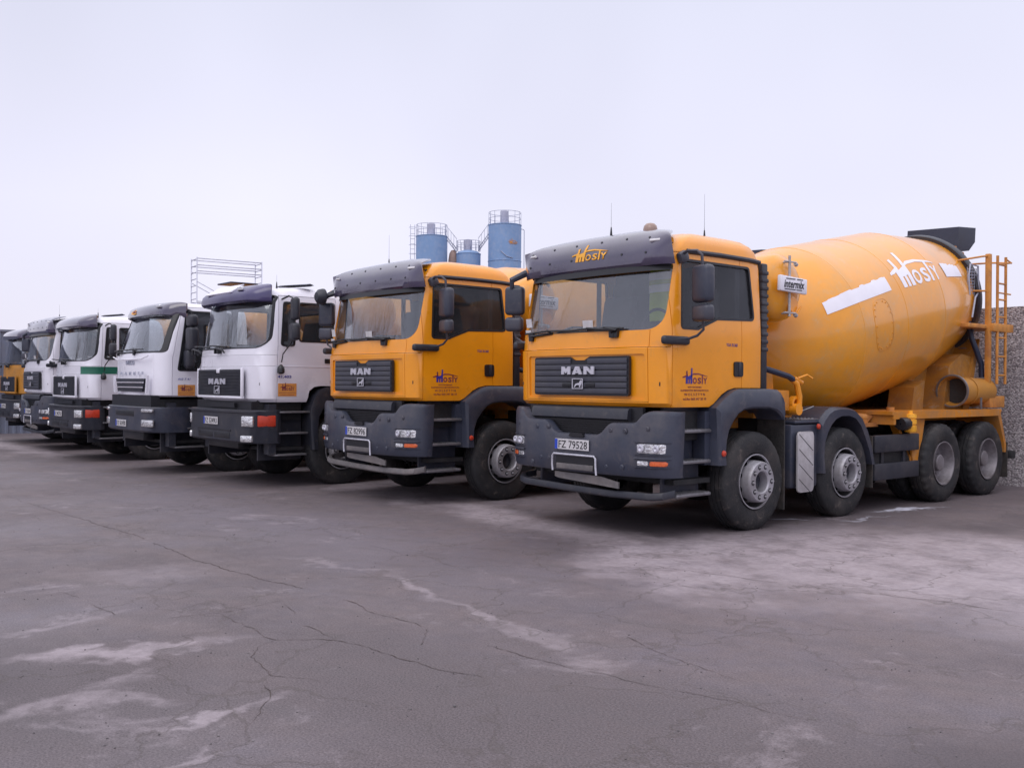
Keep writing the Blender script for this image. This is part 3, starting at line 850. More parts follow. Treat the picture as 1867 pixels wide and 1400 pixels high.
A_ARCH = [(.80,1.0),(.80,1.345),(.86,1.375),(1.00,1.475),(1.10,1.52),(1.22,1.545),(2.2,1.545),(2.2,1.0)]
sl = lambda x: ('y', rect(x-.0035,x+.0035,1.33,2.128), -.2, .5)
A_PANEL = rpoly([(-.885,1.425),(.885,1.425),(.885,1.885),(-.885,1.885)],.03,3)
A_SLITS = [sl(-.925), sl(.925), ('x', rect(-.1,.19,1.951,1.957), -2, 2),
           ('y', rect(-.925,.925,1.3965,1.4005), -.2, .2)]
def cab_a_visor():
    b = MB()
    prof = [(2.790,.125),(2.82,.098),(2.90,.095),(3.0,.12),(3.06,.15),(3.12,.20),(3.17,.27),(3.205,.37),(3.22,.50),(3.225,.62)]
    N = 36; rows = []
    for th_ in (0, .02):
        row = []
        for i in range(N+1):
            u = -1+2*i/N; x = 1.135*u
            a = abs(u)
            dy = .07*a*a + (.13*((a-.80)/.20)**2 if a > .80 else 0)
            drop = .135*a**5
            r = []
            for z, y in prof:
                k = (z-2.79)/(3.225-2.79)
                m = a**5; yy = (y*(1-m)+.02*m)+dy*(1-.25*k); r.append((x*(1-.02*k)*(1-th_*.6), yy+th_, z-drop*k-th_*.7*k))
            row.append(r)
        rows.append(row)
    # outer and inner skins as one closed loft along x
    rs = [o+list(reversed(i)) for o, i in zip(rows[0], rows[1])]
    b.rings(rs)
    return b
VPROF = [(2.790,.125),(2.82,.098),(2.90,.095),(3.0,.12),(3.06,.15),(3.12,.20),(3.17,.27),(3.205,.37),(3.22,.50),(3.225,.62)]
def visor_pt(x, zp):
    # point of the visor's outer face above profile height zp
    for (z0,y0),(z1,y1) in zip(VPROF[:-1],VPROF[1:]):
        if zp <= z1: y = y0+(y1-y0)*(zp-z0)/(z1-z0); break
    a = abs(x)/1.135; k = (zp-2.79)/.435; m = a**5
    dy = .07*a*a+(.13*((a-.80)/.20)**2 if a > .80 else 0)
    return Vector((x, (y*(1-m)+.02*m)+dy*(1-.25*k), zp-.135*a**5*k))
def cab_a_visor_fix():
    b = MB()
    for x in (-.95,-.62,-.25,.14,.5,.83):
        for zp in (2.93,3.10):
            p = visor_pt(x,zp); q = visor_pt(x,zp+.02)-p; n = Vector((0,-q.z,q.y)).normalized()
            b.cyl(p-n*.01, p+n*.006, .013, 10)
    return b
def marker_mb():
    b = MB()
    for s in (-1,1):
        p = visor_pt(.93*s, 3.07); b.box(p, (.12,.03,.028), .008, Matrix.Rotation(R(14*s),4,'Z') @ Matrix.Rotation(R(-35),4,'X'))
    return b
def cab_a_grille():
    b = MB()
    def outline(g):
        return [(-.715-g,1.462-g),(.715+g,1.462-g),(.715+g,1.86+g),(.15+g*.4,1.86+g),(.075,1.822+g),(-.075,1.822+g),(-.15-g*.4,1.86+g),(-.715-g,1.86+g)]
    po = outline(.0)
    b.prism(rpoly([(p[0],p[1],.03 if abs(p[0])>.5 else .01) for p in outline(.008)],.02,4),'y',-.004,.03,1)
    n = 6; z0 = 1.470; hh = (1.85-z0)/n
    for k in range(n):
        za = z0+k*hh+.0045; zb = z0+(k+1)*hh-.0045; zm = (za+zb)/2
        sec = [(-.004,za),(-.013,za+.002),(-.019,zm-.004),(-.016,zb-.004),(-.004,zb)]
        if k < n-1: segs = [(-.70,.70)]
        else: segs = [(-.70,-.13),(.13,.70)]
        for xa, xb in segs:
            b.rings([[(xa,y,z) for y,z in sec],[(xb,y,z) for y,z in sec]], 0, smooth=False)
    for s in (-1,1): b.bb(.11*s,.25*s,-.026,-.012,1.545,1.585,.004,1)
    return b
def maker_letters(wid, hei):
    L_ = [[(358,490),(358,270),(430,270),(482,350),(535,270),(605,270),(605,490),(530,490),(530,400),(495,455),(470,455),(432,400),(432,490)],
          [(660,490),(745,270),(791,270),(791,365),(768,418),(791,418),(791,455),(752,455),(740,490)],
          [(925,490),(840,270),(791,270),(791,365),(814,418),(791,418),(791,455),(828,455),(842,490)],
          [(975,490),(975,270),(1050,270),(1165,385),(1165,270),(1248,270),(1248,490),(1175,490),(1055,375),(1055,490)]]
    return poly_mesh([[((x-803)*wid/890, (490-y)*hei/220) for x, y in l] for l in L_])
def man_letters(wid, hei, y, z, th=.014, x=0):
    return place([maker_letters(wid,hei)], front_map(x, z, y), th)
def cab_a_bumper():
    b = MB()
    # plan curve of the front, wrapping round to the sides
    def plan(off):
        p = []
        for i in range(13):
            t = R(90*i/12); p.append((1.21-.34*(1-math.sin(t))-off*math.sin(t), .30-.30*math.cos(t)*1.0+off*math.cos(t)))
        # from front to side on +x : t=0 at front
        return p
    front = [(0,-.055),(.3,-.055),(.6,-.052),(.80,-.040)]
    cor = [(.92,-.022),(1.02,.008),(1.10,.045),(1.155,.09),(1.19,.145),(1.205,.21),(1.205,.27)]
    R_ = front+cor
    path = [(-x,y) for x,y in reversed(R_)]+R_[1:]
    def top(x):
        a = abs(x)
        pts = [(0,1.045),(.30,1.045),(.37,1.075),(.47,1.165),(.52,1.18),(.80,1.185),(.84,1.20),(.93,1.29),(1.0,1.31),(1.12,1.31),(1.3,1.29)]
        for (a0,z0),(a1,z1) in zip(pts[:-1],pts[1:]):
            if a <= a1: return z0+(z1-z0)*(a-a0)/(a1-a0)
        return pts[-1][1]
    def bot(x):
        a = abs(x); return .63+.01*a
    # resample path
    fine = []
    for (x0,y0),(x1,y1) in zip(path[:-1],path[1:]):
        m = max(1,int(math.hypot(x1-x0,y1-y0)/.035))
        fine += [(x0+(x1-x0)*i/m,y0+(y1-y0)*i/m) for i in range(m)]
    fine.append(path[-1])
    rs = []
    for x, y in fine:
        zt, zb = top(x), bot(x); a = abs(x)
        hole = a < .30
        k = 0 if a < 1.0 else (a-1.0)*.1
        nrm = Vector((x*.0,1))
        ix, iy = x*.955, y+.045
        sec = [(x,y+.02,zb),(x,y,zb+.03),(x,y-.004,.80),(x,y,zt-.05),(x,y+.018,zt-.008),(x,y+.04,zt),(ix,iy+.05,zt),(ix,iy+.02,zb)]
        rs.append(sec)
    b.rings(rs, 0)
    return b
def bumper_recess():
    b = MB()
    # lamp recess frames, bolt caps and centre hatch
    for s in (-1,1):
        for z0, z1 in ((.868,.995),(.745,.822)):
            b.prism([(.845*s,z0),(1.175*s,z0),(1.175*s,z1),(.845*s,z1)],'y',0,.001) if False else None
    for x, z in ((-.62,1.10),(-.44,1.10),(.52,1.10),(.72,1.10),(.98,1.13),(-.98,1.13),(-.55,.76),(-.42,.76),(.46,.72),(.68,.73),(-.7,.70)):
        y = -.058 if abs(x) < .9 else -.01
        b.lathe([(0,.001),(0,.016),(.006,.024),(.006,.03),(.012,.03)],'y',18,(x,y-.002,z))
    b.prism(rpoly([(-.30,.66,.03),(.30,.66,.03),(.29,.80,.03),(-.29,.80,.03)],.03),'y',-.066,-.05,1)
    b.prism(rpoly([(-.10,1.01),(.14,1.01),(.11,1.05),(-.07,1.05)],.01),'y',-.07,-.03,1)
    return b
def tow_frame():
    b = MB(); b.tube([(-.325,-.085,.63),(-.335,-.085,.70),(-.333,-.085,.79),(-.31,-.085,.815),(.31,-.085,.815),(.333,-.085,.79),(.335,-.085,.70),(.345,-.085,.62)],.011,8); return b
def lamp_block(kind, s):
    b = MB()
    # curved lens following the bumper corner
    def yy(x):
        pts = [(.80,-.040),(.92,-.022),(1.02,.008),(1.10,.045),(1.155,.09),(1.19,.145)]
        for (a0,z0),(a1,z1) in zip(pts[:-1],pts[1:]):
            if x <= a1: return z0+(z1-z0)*(x-a0)/(a1-a0)
        return pts[-1][1]
    x0, x1, z0, z1 = {'head':(.865,1.165,.878,.985),'fog':(.865,.995,.752,.812),'ind':(1.003,1.168,.752,.812)}[kind]
    N = 9; rs = []
    for i in range(N+1):
        x = x0+(x1-x0)*i/N; y = yy(x)-.010; e = .012 if i in (0,N) else 0
        rs.append([(s*x,y+.02,z0+e),(s*x,y+e*.6,z0+.008+e),(s*x,y-.003+e,(z0+z1)/2),(s*x,y+e*.6,z1-.008-e),(s*x,y+.02,z1-e)])
    b.rings(rs, 0, smooth=True)
    return b
def lamp_frames():
    b = MB()
    for s in (-1,1):
        for z0, z1 in ((.866,.874),(.989,.998),(.738,.747),(.817,.850)):
            pts = [(.845,-.036),(.92,-.026),(1.02,.004),(1.10,.041),(1.155,.086),(1.185,.135)]
            rs = [[(s*x,y+.02,z0),(s*x,y-(.022 if z0>.8 and z0<.83 else .014),(z0*2+z1)/3),(s*x,y-(.02 if z0>.8 and z0<.83 else .014),(z0+2*z1)/3),(s*x,y+.02,z1)] for x, y in pts]
            b.rings(rs, 0)
    return b
def bulbs():
    b = MB()
    for s in (-1,1):
        for x, r, y in ((.925,.040,-.024),(1.075,.036,.035)):
            b.lathe([(0,.001),(-.012,.6*r),(-.008,r),(.0,r*1.05)],'y',20,(s*x,y-.018,.932))
    return b
def lower_front():
    b = MB()
    # grille behind the bumper dip, fold-down step, lower apron
    b.bb(-.86,.86,.06,.10,1.02,1.34)
    for k in range(6): b.bb(-.55,.55,.03,.06,1.06+k*.022,1.068+k*.022)
    return b
def footstep():
    b = MB(); b.prism([(.0,1.215),(.01,1.30),(.03,1.325),(.10,1.33),(.10,1.19),(.03,1.20)],'x',-.78,.70)
    return b
def apron():
    b = MB(); b.prism([(-.36,.615),(.34,.605),(.60,.565),(.60,.50),(-.30,.545),(-.36,.56)],'y',-.02,.0); b.bb(-.28,.28,-.075,-.05,.655,.715,.005); return b
def under_bar():
    b = MB()
    path = [(-1.10,.30),(-1.10,.14),(-1.04,.07),(-.92,.04),(-.3,.03),(.45,.03),(.98,.05),(1.10,.10),(1.16,.22)]
    zz = [.52,.50,.475,.455,.44,.43,.44,.455,.48]
    rs = []
    for (x,y), z in zip(path, zz):
        rs.append([(x,y,z-.035),(x,y-.012,z-.02),(x,y-.012,z+.02),(x,y,z+.038),(x*.97,y+.04,z+.038),(x*.97,y+.04,z-.03)])
    b.rings(rs); return b
def cab_a_steps():
    b = MB()
    for s in (-1,1):
        b.bb(.90*s,.93*s,.28,.86,.40,1.33)                      # recess wall
        b.prism([(.20,.66),(.30,.66),(.33,1.18),(.26,1.30),(.19,1.30)],'x',1.0*s,1.185*s)
        b.prism([(.26,1.2),(.85,1.2),(.85,1.345),(.26,1.345)],'x',.92*s,.96*s)
        b.bb(.95*s,1.10*s,.75,.84,.74,1.3)
    return b
def step_mb(z, y0, y1, xo):
    b = MB()
    for s in (-1,1):
        b.bb(.93*s,xo*s,y0,y1,z-.035,z,.012)
        for k in range(9):
            yy = y0+.03+(y1-y0-.06)*k/8; b.bb(.95*s,(xo-.01)*s,yy-.012,yy+.012,z,z+.005)
    return b
def fender_front():
    b = MB()
    for s in (-1,1):
        outer = [(.84,.735),(.84,.95),(.835,1.15),(.82,1.335),(.87,1.372),(.96,1.43),(1.06,1.485),(1.13,1.515),(1.22,1.535),(1.75,1.535),(1.90,1.525),(1.97,1.49),(2.00,1.43),(2.01,1.28)]
        inner = [(.97,.735),(.955,.85),(.97,.98),(1.02,1.10),(1.10,1.20),(1.18,1.27),(1.28,1.31),(1.45,1.325),(1.75,1.32),(1.86,1.29),(1.93,1.25),(1.96,1.22),(1.98,1.20),(1.99,1.19)]
        xo, xi = 1.225*s, .80*s
        # outer skin: rounded edge
        a = [(xi,y,z) for y,z in outer]; c = [(1.19*s,y,z) for y,z in outer]
        mid = [(xo,o[0]*.8+i[0]*.2,o[1]*.8+i[1]*.2) for o,i in zip(outer,inner)]
        m2 = [(xo,o[0]*.1+i[0]*.9,o[1]*.1+i[1]*.9) for o,i in zip(outer,inner)]
        d = [(xo-.02*s,y,z) for y,z in inner]; e2 = [(xi,y,z) for y,z in inner]
        rs = list(zip(a,c,mid,m2,d,e2))
        b.rings([list(r) for r in rs])
    return b
def fender_second():
    b = MB()
    for s in (-1,1):
        outer = [(2.77,.55),(2.76,.80),(2.755,1.16),(2.80,1.21),(2.90,1.28),(3.0,1.315),(3.15,1.325),(3.35,1.315),(3.50,1.29),(3.66,1.20),(3.80,1.03),(3.89,.85),(3.96,.60)]
        inner = [(2.86,.55),(2.83,.75),(2.85,.92),(2.91,1.03),(2.99,1.12),(3.08,1.18),(3.20,1.215),(3.38,1.215),(3.52,1.18),(3.64,1.09),(3.74,.95),(3.84,.78),(3.91,.60)]
        xo, xi = 1.215*s, .78*s
        a = [(xi,y,z) for y,z in outer]; c = [(1.17*s,y,z) for y,z in outer]
        mid = [(xo,o[0]*.75+i[0]*.25,o[1]*.75+i[1]*.25) for o,i in zip(outer,inner)]
        d = [(xo-.01*s,y,z) for y,z in inner]; e2 = [(xi,y,z) for y,z in inner]
        b.rings([list(r) for r in zip(a,c,mid,d,e2)])
        b.bb(.70*s,1.16*s,2.22,2.76,.40,1.13,.03); b.bb(.75*s,1.17*s,2.28,2.80,1.14,1.175,.01)
    return b
def tread_plate():
    b = MB()
    for s in (-1,1):
        b.bb(.80*s,1.16*s,2.42,2.80,1.178,1.19,.003)
        for i in range(5):
            for j in range(3): b.cyl((s*(.88+.1*j),2.46+.075*i,1.19),(s*(.88+.1*j),2.46+.075*i,1.20),.018,8)
        b.tube([(s*.84,2.86,1.255),(s*.95,3.0,1.325)],.01,6)
    return b
def heat_shield():
    b = MB(); b.prism(rpoly([(2.26,.36),(2.58,.36),(2.58,1.05),(2.26,1.05)],.05,5),'x',1.20,1.225,0,bev=.008); return b
def shield_ribs():
    b = MB()
    for k in range(4):
        z = .95-.17*k; p = [(2.275,z+.075),(2.285,z+.075),(2.565,z-.12),(2.555,z-.12)]
        b.prism(p,'x',1.2245,1.228)
    return b
def duct_mb():
    b = MB()
    for s in (1,):
        b.bb(.93*s,1.09*s,1.745,1.855,1.50,2.93,.02)
        for k in range(11):
            z = 1.95+k*.085; b.bb(.935*s,1.10*s,1.74,1.862,z,z+.045,.012)
    return b
def gutter_a():
    b = MB()
    for s in (-1,1): b.tube([(1.085*s,.46,2.94),(1.088*s,1.0,2.945),(1.086*s,1.5,2.94),(1.082*s,1.70,2.93)],.026,8)
    return b
def mirror_a(s):
    b = MB()
    if s > 0:
        rz = Matrix.Rotation(R(-12),4,'Z')
        b.box((1.345,.40,2.585),(.25,.13,.375),.045,rz,0,3); b.box((1.345,.40,2.292),(.25,.12,.165),.04,rz,0,3)
    else:
        rz = Matrix.Rotation(R(30),4,'Z')
        b.box((-1.31,.19,2.56),(.24,.12,.34),.045,rz,0,3); b.box((-1.31,.18,2.28),(.22,.11,.17),.04,rz,0,3)
    return b
def mirror_arm_a(s):
    b = MB()
    if s > 0:
        b.box((1.115,.36,2.87),(.08,.13,.12),.03,Matrix.Rotation(R(25),4,'X'))
        b.tube([(1.12,.34,2.89),(1.2,.33,2.92),(1.30,.36,2.915),(1.335,.39,2.87),(1.335,.40,2.76)],.016,8)
        b.tube([(1.335,.41,2.22),(1.33,.43,2.13),(1.26,.42,2.07),(1.14,.38,2.03)],.014,8)
    else:
        b.tube([(-1.02,.25,2.80),(-1.08,.28,2.90),(-1.18,.24,2.88),(-1.29,.12,2.80),(-1.31,.14,2.70)],.034,8,rad=[.03,.045,.042,.04,.025])
        b.tube([(-1.30,.18,2.2),(-1.30,.20,2.12),(-1.24,.24,2.07),(-1.13,.25,2.05)],.014,8)
    return b
def mirror_base_a(s):
    b = MB(); b.box((1.135*s,.235,2.02),(.07,.40,.088),.03,Matrix.Rotation(R(0),4,'X'),0,3); return b
def wiper_mb(spans, y, z, yf):
    b = MB()
    for x0, x1, xp in spans:
        b.tube([(x0,yf(x0)-.02,z+.012),((x0+x1)/2,yf((x0+x1)/2)-.032,z+.03),(x1,yf(x1)-.02,z+.02)],.012,6)
        b.tube([(xp,yf(xp)-.03,z-.02),(xp+(x1-xp)*.5,yf(xp)-.035,z+.0),((x0+x1)/2,yf((x0+x1)/2)-.035,z+.035)],.014,6)
        b.prism([(xp-.04,z+.02),(xp+.04,z+.02),(xp+.03,z-.075),(xp-.03,z-.075)],'y',yf(xp)-.035,yf(xp)+.0)
    return b
def pod_mb():
    b = MB(); b.lathe([(-.075,.01),(-.07,.06),(-.03,.105),(.03,.12),(.045,.12),(.045,.001)],'y',24,(-1.20,.02,2.80))
    b.tube([(-1.20,.08,2.80),(-1.12,.2,2.85),(-1.05,.28,2.86)],.03,8); return b
def interior_a():
    b = MB()
    b.bb(-1.04,1.04,.16,.42,1.42,2.10,.04,0)                     # dashboard
    b.bb(-.55,.2,.14,.5,2.02,2.16,.05,0)
    b.bb(-1.05,1.05,.10,1.68,1.56,1.60,0,1)                    # floor
    b.bb(-.35,.3,.5,1.6,1.58,1.85,.06,1)
    for x in (-.62,.62):
        b.box((x,.98,1.92),(.50,.50,.14),.05,None,1); b.box((x,1.24,2.30),(.48,.13,.66),.05,Matrix.Rotation(R(-10),4,'X'),1)
        b.box((x,1.32,2.70),(.28,.10,.18),.04,Matrix.Rotation(R(-8),4,'X'),1)
    b.bb(-1.03,1.03,1.62,1.66,1.58,2.95,0,1)
    b.bb(-1.0,1.0,.32,1.62,3.0,3.03,0,0)
    for s in (-1,1): b.bb(1.045*s,1.055*s,.22,1.64,1.58,2.12,0,1); b.bb(1.04*s,1.055*s,1.31,1.38,2.1,2.9,0,1)
    b.lathe([(0,.215),(.018,.232),(.036,.215),(.018,.198)],'y',32,(.62,.52,2.16),close=True,mi=1)
    b.tube([(.62,.55,2.16),(.62,.34,1.98)],.03,8,1); b.bb(.42,.82,.53,.55,2.15,2.18,0,1)
    return b
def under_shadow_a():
    b = MB(); b.bb(-.84,.84,.15,1.68,1.37,1.53,.02); return b  # added dark box that keeps light out under the cab
def antenna(T, x, y, z, h, r=.004, lean=0.0):
    b = MB(); b.cyl((x,y,z),(x,y,z+.11),.016,10,r2=.006); b.tube([(x,y,z+.05),(x+lean*.4,y,z+h*.3),(x+lean,y+lean,z+h)],r,6,rad=[r*1.2,r*.45,r*.25])
    link('antenna', smooth(b.mesh('ant')), ['trim'], T)

def truck_a(label, loc, rz=0, paint='yellow', plate_text=None, visor_logo=False, door_logo=True, barmat='dark_plastic', rim='rim', group=None, teal=False, ants=(), beacon=False, model_text=None, pod=False):
    T = thing('concrete_mixer_truck', label, 'concrete mixer', loc, rz, group)
    if pod: link('kerb_mirror', cached('A_pod', pod_mb), ['dark_plastic'], T)
    wins = {'windscreen':('y',A_WS,-.5,.55), 'side':('x',A_SW,.7,2), 'side_far':('x',A_SW,-2,-.7)}
    C_ = build_cab('A', A_SECS, .27, .155, .045, wins, A_DOOR, A_ARCH, A_SLITS, A_PANEL)
    cab = link('cab', C_['body'], [paint], T)
    for k in ('windscreen','side','side_far'):
        nm = 'windscreen' if k == 'windscreen' else 'side_window'
        link(nm, C_['glass_'+k], ['glass' if k == 'windscreen' else 'side_glass'], cab)
        link(nm+'_seal', C_['seal_'+k], ['trim'], cab)
    link('tint_band', cached('A_tint', lambda: MB().rings([[(x,y-.012,z) for (x,y,z) in [(X,(.125 if zz>2.76 else .112)+.045*(X/.82)**2*(1 if abs(X)<.82 else 1)+(0.0 if abs(X)<.86 else .10*((abs(X)-.86)/.22)**2),zz) for X in [-1.05+2.1*i/30 for i in range(31)]]] for zz in (2.735,2.80)], closed=False, cap0=False, cap1=False)), ['trim'], cab)
    link('interior', cached('A_int', interior_a), ['interior','dark'], cab)
    link('cab_shade_box', cached('A_under', under_shadow_a), ['chassis'], cab)
    for sd_, s in (('l',1),('r',-1)):
        d = link('door', C_['door_'+sd_], [paint], T)
        def hnd(s=s):
            b = MB(); b.prism(rpoly([(1.20,1.665),(1.355,1.665),(1.355,1.825),(1.20,1.825)],.03),'x',1.10*s,1.135*s,0); b.bb(1.125*s,1.142*s,1.27,1.315,1.67,1.82,.008,1); return b
        link('handle', cached('A_handle'+sd_, hnd), ['trim','dark_plastic'], d)
        m = link('mirror', cached('A_mir'+sd_, lambda s=s: mirror_a(s)), ['plastic'], T)
        links('mirror_arm', 'A_mara'+sd_, lambda s=s: mirror_arm_a(s), ['plastic'], m)
        link('mirror_bracket', cached('A_marb'+sd_, lambda s=s: mirror_base_a(s)), ['dark_plastic'], m)
        if s > 0 and door_logo:
            def lg():
                a, b_, c = logo_parts(.40); return a, b_, c
            a, b_, c = lg()
            link('logo_symbol', cached('A_dl1', lambda: place([a], lambda x,y,h: (1.121+h,.36+x,1.585+y*.8), .0025)), ['logo_blue'], d)
            link('logo_lettering', cached('A_dl2', lambda: place([b_]+c, lambda x,y,h: (1.121+h,.36+x,1.585+y*.8), .002)), ['logo_red'], d)
            def addr():
                ms = []
                for tx, wd, h, z in (('WYTWÓRNIA',.22,.020,1.542),('ELEMENTÓW BETONOWYCH',.44,.022,1.508),('W O L S Z T Y N',.33,.026,1.463),('tel./fax 068 347 28 10',.37,.024,1.418)):
                    me = text_mesh(tx, width=wd, height=h)
                    for v in me.vertices: v.co.y += z
                    ms.append(me)
                return place(ms, side_map(.555,0,1.121), .002)
            link('address_lettering', cached('A_addr', addr), ['logo_red'], d)
        if s > 0 and model_text:
            link('model_lettering', cached('A_mod'+model_text, lambda: place([text_mesh(model_text, width=.19, height=.033)], side_map(1.17,1.985,1.121), .002)), ['logo_blue'], d)
    vis = link('sun_visor', cached('A_visor', cab_a_visor), ['visor'], T)
    links('visor_fixing', 'A_vfix', cab_a_visor_fix, ['trim'], vis)
    links('marker_lamp', 'A_mark', marker_mb, ['plate'], vis)
    if visor_logo:
        a, b_, c = logo_parts(.54)
        link('visor_lettering', place([a,b_]+c, lambda x,y,h: visor_pt(-.25+x, 2.905+y*.68)+Vector((0,-h-.003,h*.3)), .004, 1, .08), ['logo_yellow'], vis)
    g = link('grille', cached('A_grille', cab_a_grille), ['grille_grey','trim'], T)
    link('grille_lettering', cached('A_man', lambda: man_letters(.50,.085,-.024,1.678)), ['chrome'], g)
    link('badge', cached('A_badge', lambda: place([poly_mesh([q]) for q in emblem_polys(.165)], lambda x,y,h: (x,-.03-h,1.578+y*.68), .006)), ['chrome'], g)
    link('badge_plate', cached('A_badgep', lambda: MB().bb(-.078,.078,-.030,-.018,1.524,1.632)), ['trim'], g)
    bm_ = link('bumper', cached('A_bump', cab_a_bumper), ['plastic'], T)
    links('bolt_cap', 'A_brec', bumper_recess, ['plastic','trim'], bm_)
    links('lamp_frame', 'A_lfr', lamp_frames, ['plastic'], bm_)
    link('tow_frame', cached('A_tow', tow_frame), ['chrome'], bm_)
    for s, sd_ in ((1,'l'),(-1,'r')):
        link('headlight', cached('A_hl'+sd_, lambda s=s: lamp_block('head',s)), ['lens'], bm_)
        link('fog_lamp', cached('A_fl'+sd_, lambda s=s: lamp_block('fog',s)), ['lens'], bm_)
        link('indicator', cached('A_in'+sd_, lambda s=s: lamp_block('ind',s)), ['orange'], bm_)
    links('lamp_bulb', 'A_bulb', bulbs, ['chrome'], bm_)
    if plate_text: number_plate(bm_, plate_text, (-.04,-.072,.922))
    link('lower_grille', cached('A_lf', lower_front), ['trim'], T)
    link('front_footstep', cached('A_fs', footstep), ['dark_plastic'], T)
    link('apron', cached('A_apron', apron), ['muddy'], T)
    link('underrun_bar', cached('A_bar', under_bar), [barmat], T)
    links('step_well', 'A_steps', cab_a_steps, ['plastic'], T)
    for z, y0, y1, xo in ((1.115,.31,.83,1.13),(.80,.30,.81,1.14),(.465,.25,.80,1.15)):
        links('step', 'A_step%.2f'%z, lambda: step_mb(z,y0,y1,xo), ['steel'], T)
    fe = outer(links('front_fender', 'A_fend', fender_front, ['plastic'], T))
    link('side_reflector', cached('A_refl', lambda: MB().lathe([(1.222,.033),(1.238,.03),(1.246,.018),(1.248,.001)],'x',18,(0,.905,.86))), ['red'], fe)
    f2 = outer(links('second_fender', 'A_fend2', fender_second, ['plastic'], T))
    links('tread_plate', 'A_tread', tread_plate, ['steel'], f2)
    link('side_reflector', cached('A_refl2', lambda: MB().lathe([(1.19,.033),(1.206,.03),(1.214,.018),(1.216,.001)],'x',18,(0,2.72,1.10))), ['red'], f2)
    hs = link('heat_shield', cached('A_shield', heat_shield), ['shield'], T)
    links('shield_rib', 'A_srib', shield_ribs, ['trim'], hs)
    link('air_intake', cached('A_duct', duct_mb), ['dark_plastic'], T)
    links('gutter', 'A_gut', gutter_a, ['dark_plastic'], cab)
    yf = lambda x: .035+.045*(x/.85)**2
    links('windscreen_sticker', 'A_stk', lambda: MB().box((-.93,.085,2.27),(.09,.004,.10),0,Matrix.Rotation(R(8),4,'X')).box((-.93,.075,2.165),(.09,.004,.05),0,Matrix.Rotation(R(8),4,'X')).box((.06,.06,2.21),(.15,.004,.10),0,Matrix.Rotation(R(8),4,'X')), ['plate'], cab)
    links('wiper', 'A_wip', lambda: wiper_mb([(-.98,-.12,-.86),(-.35,.55,.50),(.1,.6,.45)],0,2.135,yf), ['trim'], cab)
    for a in ants: antenna(T, *a)
    if beacon:
        b = MB(); b.lathe([(3.02,.11),(3.13,.10),(3.17,.095),(3.17,.01)],'z',24,(.55,.50,0)); link('beacon_base', smooth(b.mesh('bb')), ['plastic'], T)
        b = MB(); b.lathe([(3.17,.075),(3.23,.077),(3.265,.068),(3.29,.045),(3.30,.001)],'z',24,(.55,.50,0)); link('beacon', smooth(b.mesh('bc')), ['amber'], T)
    return T

# ---------------------------------------------------------------- parts shared by the older cabs
def wrap_bumper(front, corner, zb, zt, lip=0, depth=.10):
    R_ = front+corner; path = [(-x,y) for x,y in reversed(R_)]+R_[1:]
    fine = []
    for (x0,y0),(x1,y1) in zip(path[:-1],path[1:]):
        m = max(1,int(math.hypot(x1-x0,y1-y0)/.05)); fine += [(x0+(x1-x0)*i/m,y0+(y1-y0)*i/m) for i in range(m)]
    fine.append(path[-1]); rs = []
    for x, y in fine:
        rs.append([(x,y+.03,zb),(x,y,zb+.03),(x,y,zt-.05),(x,y-lip,zt-.04),(x,y-lip,zt-.012),(x,y+.015,zt),(x*.93,y+depth,zt),(x*.93,y+depth,zb)])
    return MB().rings(rs)
def older_fender(y0, zt):
    b = MB()
    for s in (-1,1):
        outer = [(y0+.02,.55),(y0,.85),(y0-.01,1.15),(y0+.06,1.34),(y0+.16,1.46),(y0+.30,1.50),(1.75,1.50),(1.95,1.47),(2.0,1.25)]
        inner = [(y0+.12,.55),(y0+.11,.85),(y0+.13,1.05),(y0+.22,1.20),(y0+.34,1.30),(y0+.45,1.33),(1.7,1.33),(1.85,1.28),(1.92,1.2)]
        a = [(.8*s,y,z) for y,z in outer]; c = [(1.19*s,y,z) for y,z in outer]
        mid = [(1.21*s,o[0]*.7+i[0]*.3,o[1]*.7+i[1]*.3) for o,i in zip(outer,inner)]
        d = [(1.2*s,y,z) for y,z in inner]; e2 = [(.8*s,y,z) for y,z in inner]
        b.rings([list(r) for r in zip(a,c,mid,d,e2)])
    return b
def older_steps():
    b = MB()
    for s in (-1,1):
        b.bb(.88*s,.92*s,.25,.95,.40,1.25); b.bb(1.0*s,1.16*s,.30,.42,.5,1.24)
    return b
def older_step(z, y0, y1):
    b = MB()
    for s in (-1,1): b.bb(.9*s,1.16*s,y0,y1,z-.03,z,.01)
    return b
def interior_b():
    b = MB()
    b.bb(-1.02,1.02,.30,.55,1.42,2.04,.04,0); b.bb(-1.05,1.05,.20,1.68,1.52,1.56,0,1)
    b.bb(-.35,.3,.6,1.6,1.54,1.85,.06,1)
    for x in (-.62,.62):
        b.box((x,1.02,1.88),(.48,.48,.14),.05,None,1); b.box((x,1.27,2.20),(.46,.13,.60),.05,Matrix.Rotation(R(-10),4,'X'),1)
    b.bb(-1.0,1.0,.5,1.6,2.84,2.87,0,0)
    b.bb(-1.04,1.04,1.64,1.67,1.5,2.15,0,1)
    b.lathe([(0,.215),(.018,.232),(.036,.215),(.018,.198)],'y',32,(.62,.62,2.08),close=True,mi=1)
    b.tube([(.62,.65,2.08),(.62,.45,1.95)],.03,8,1)
    return b
def prism_conform(secs, rf, ry, bulge, poly, ax, a, b, o0=-.003, o1=.012):
    la = cab_loft(secs, o0, rf, ry, bulge); lb = cab_loft(secs, o1, rf, ry, bulge)
    return boolean(boolean(la, lb, 'DIFFERENCE'), P3(poly, ax, a, b), 'INTERSECT')
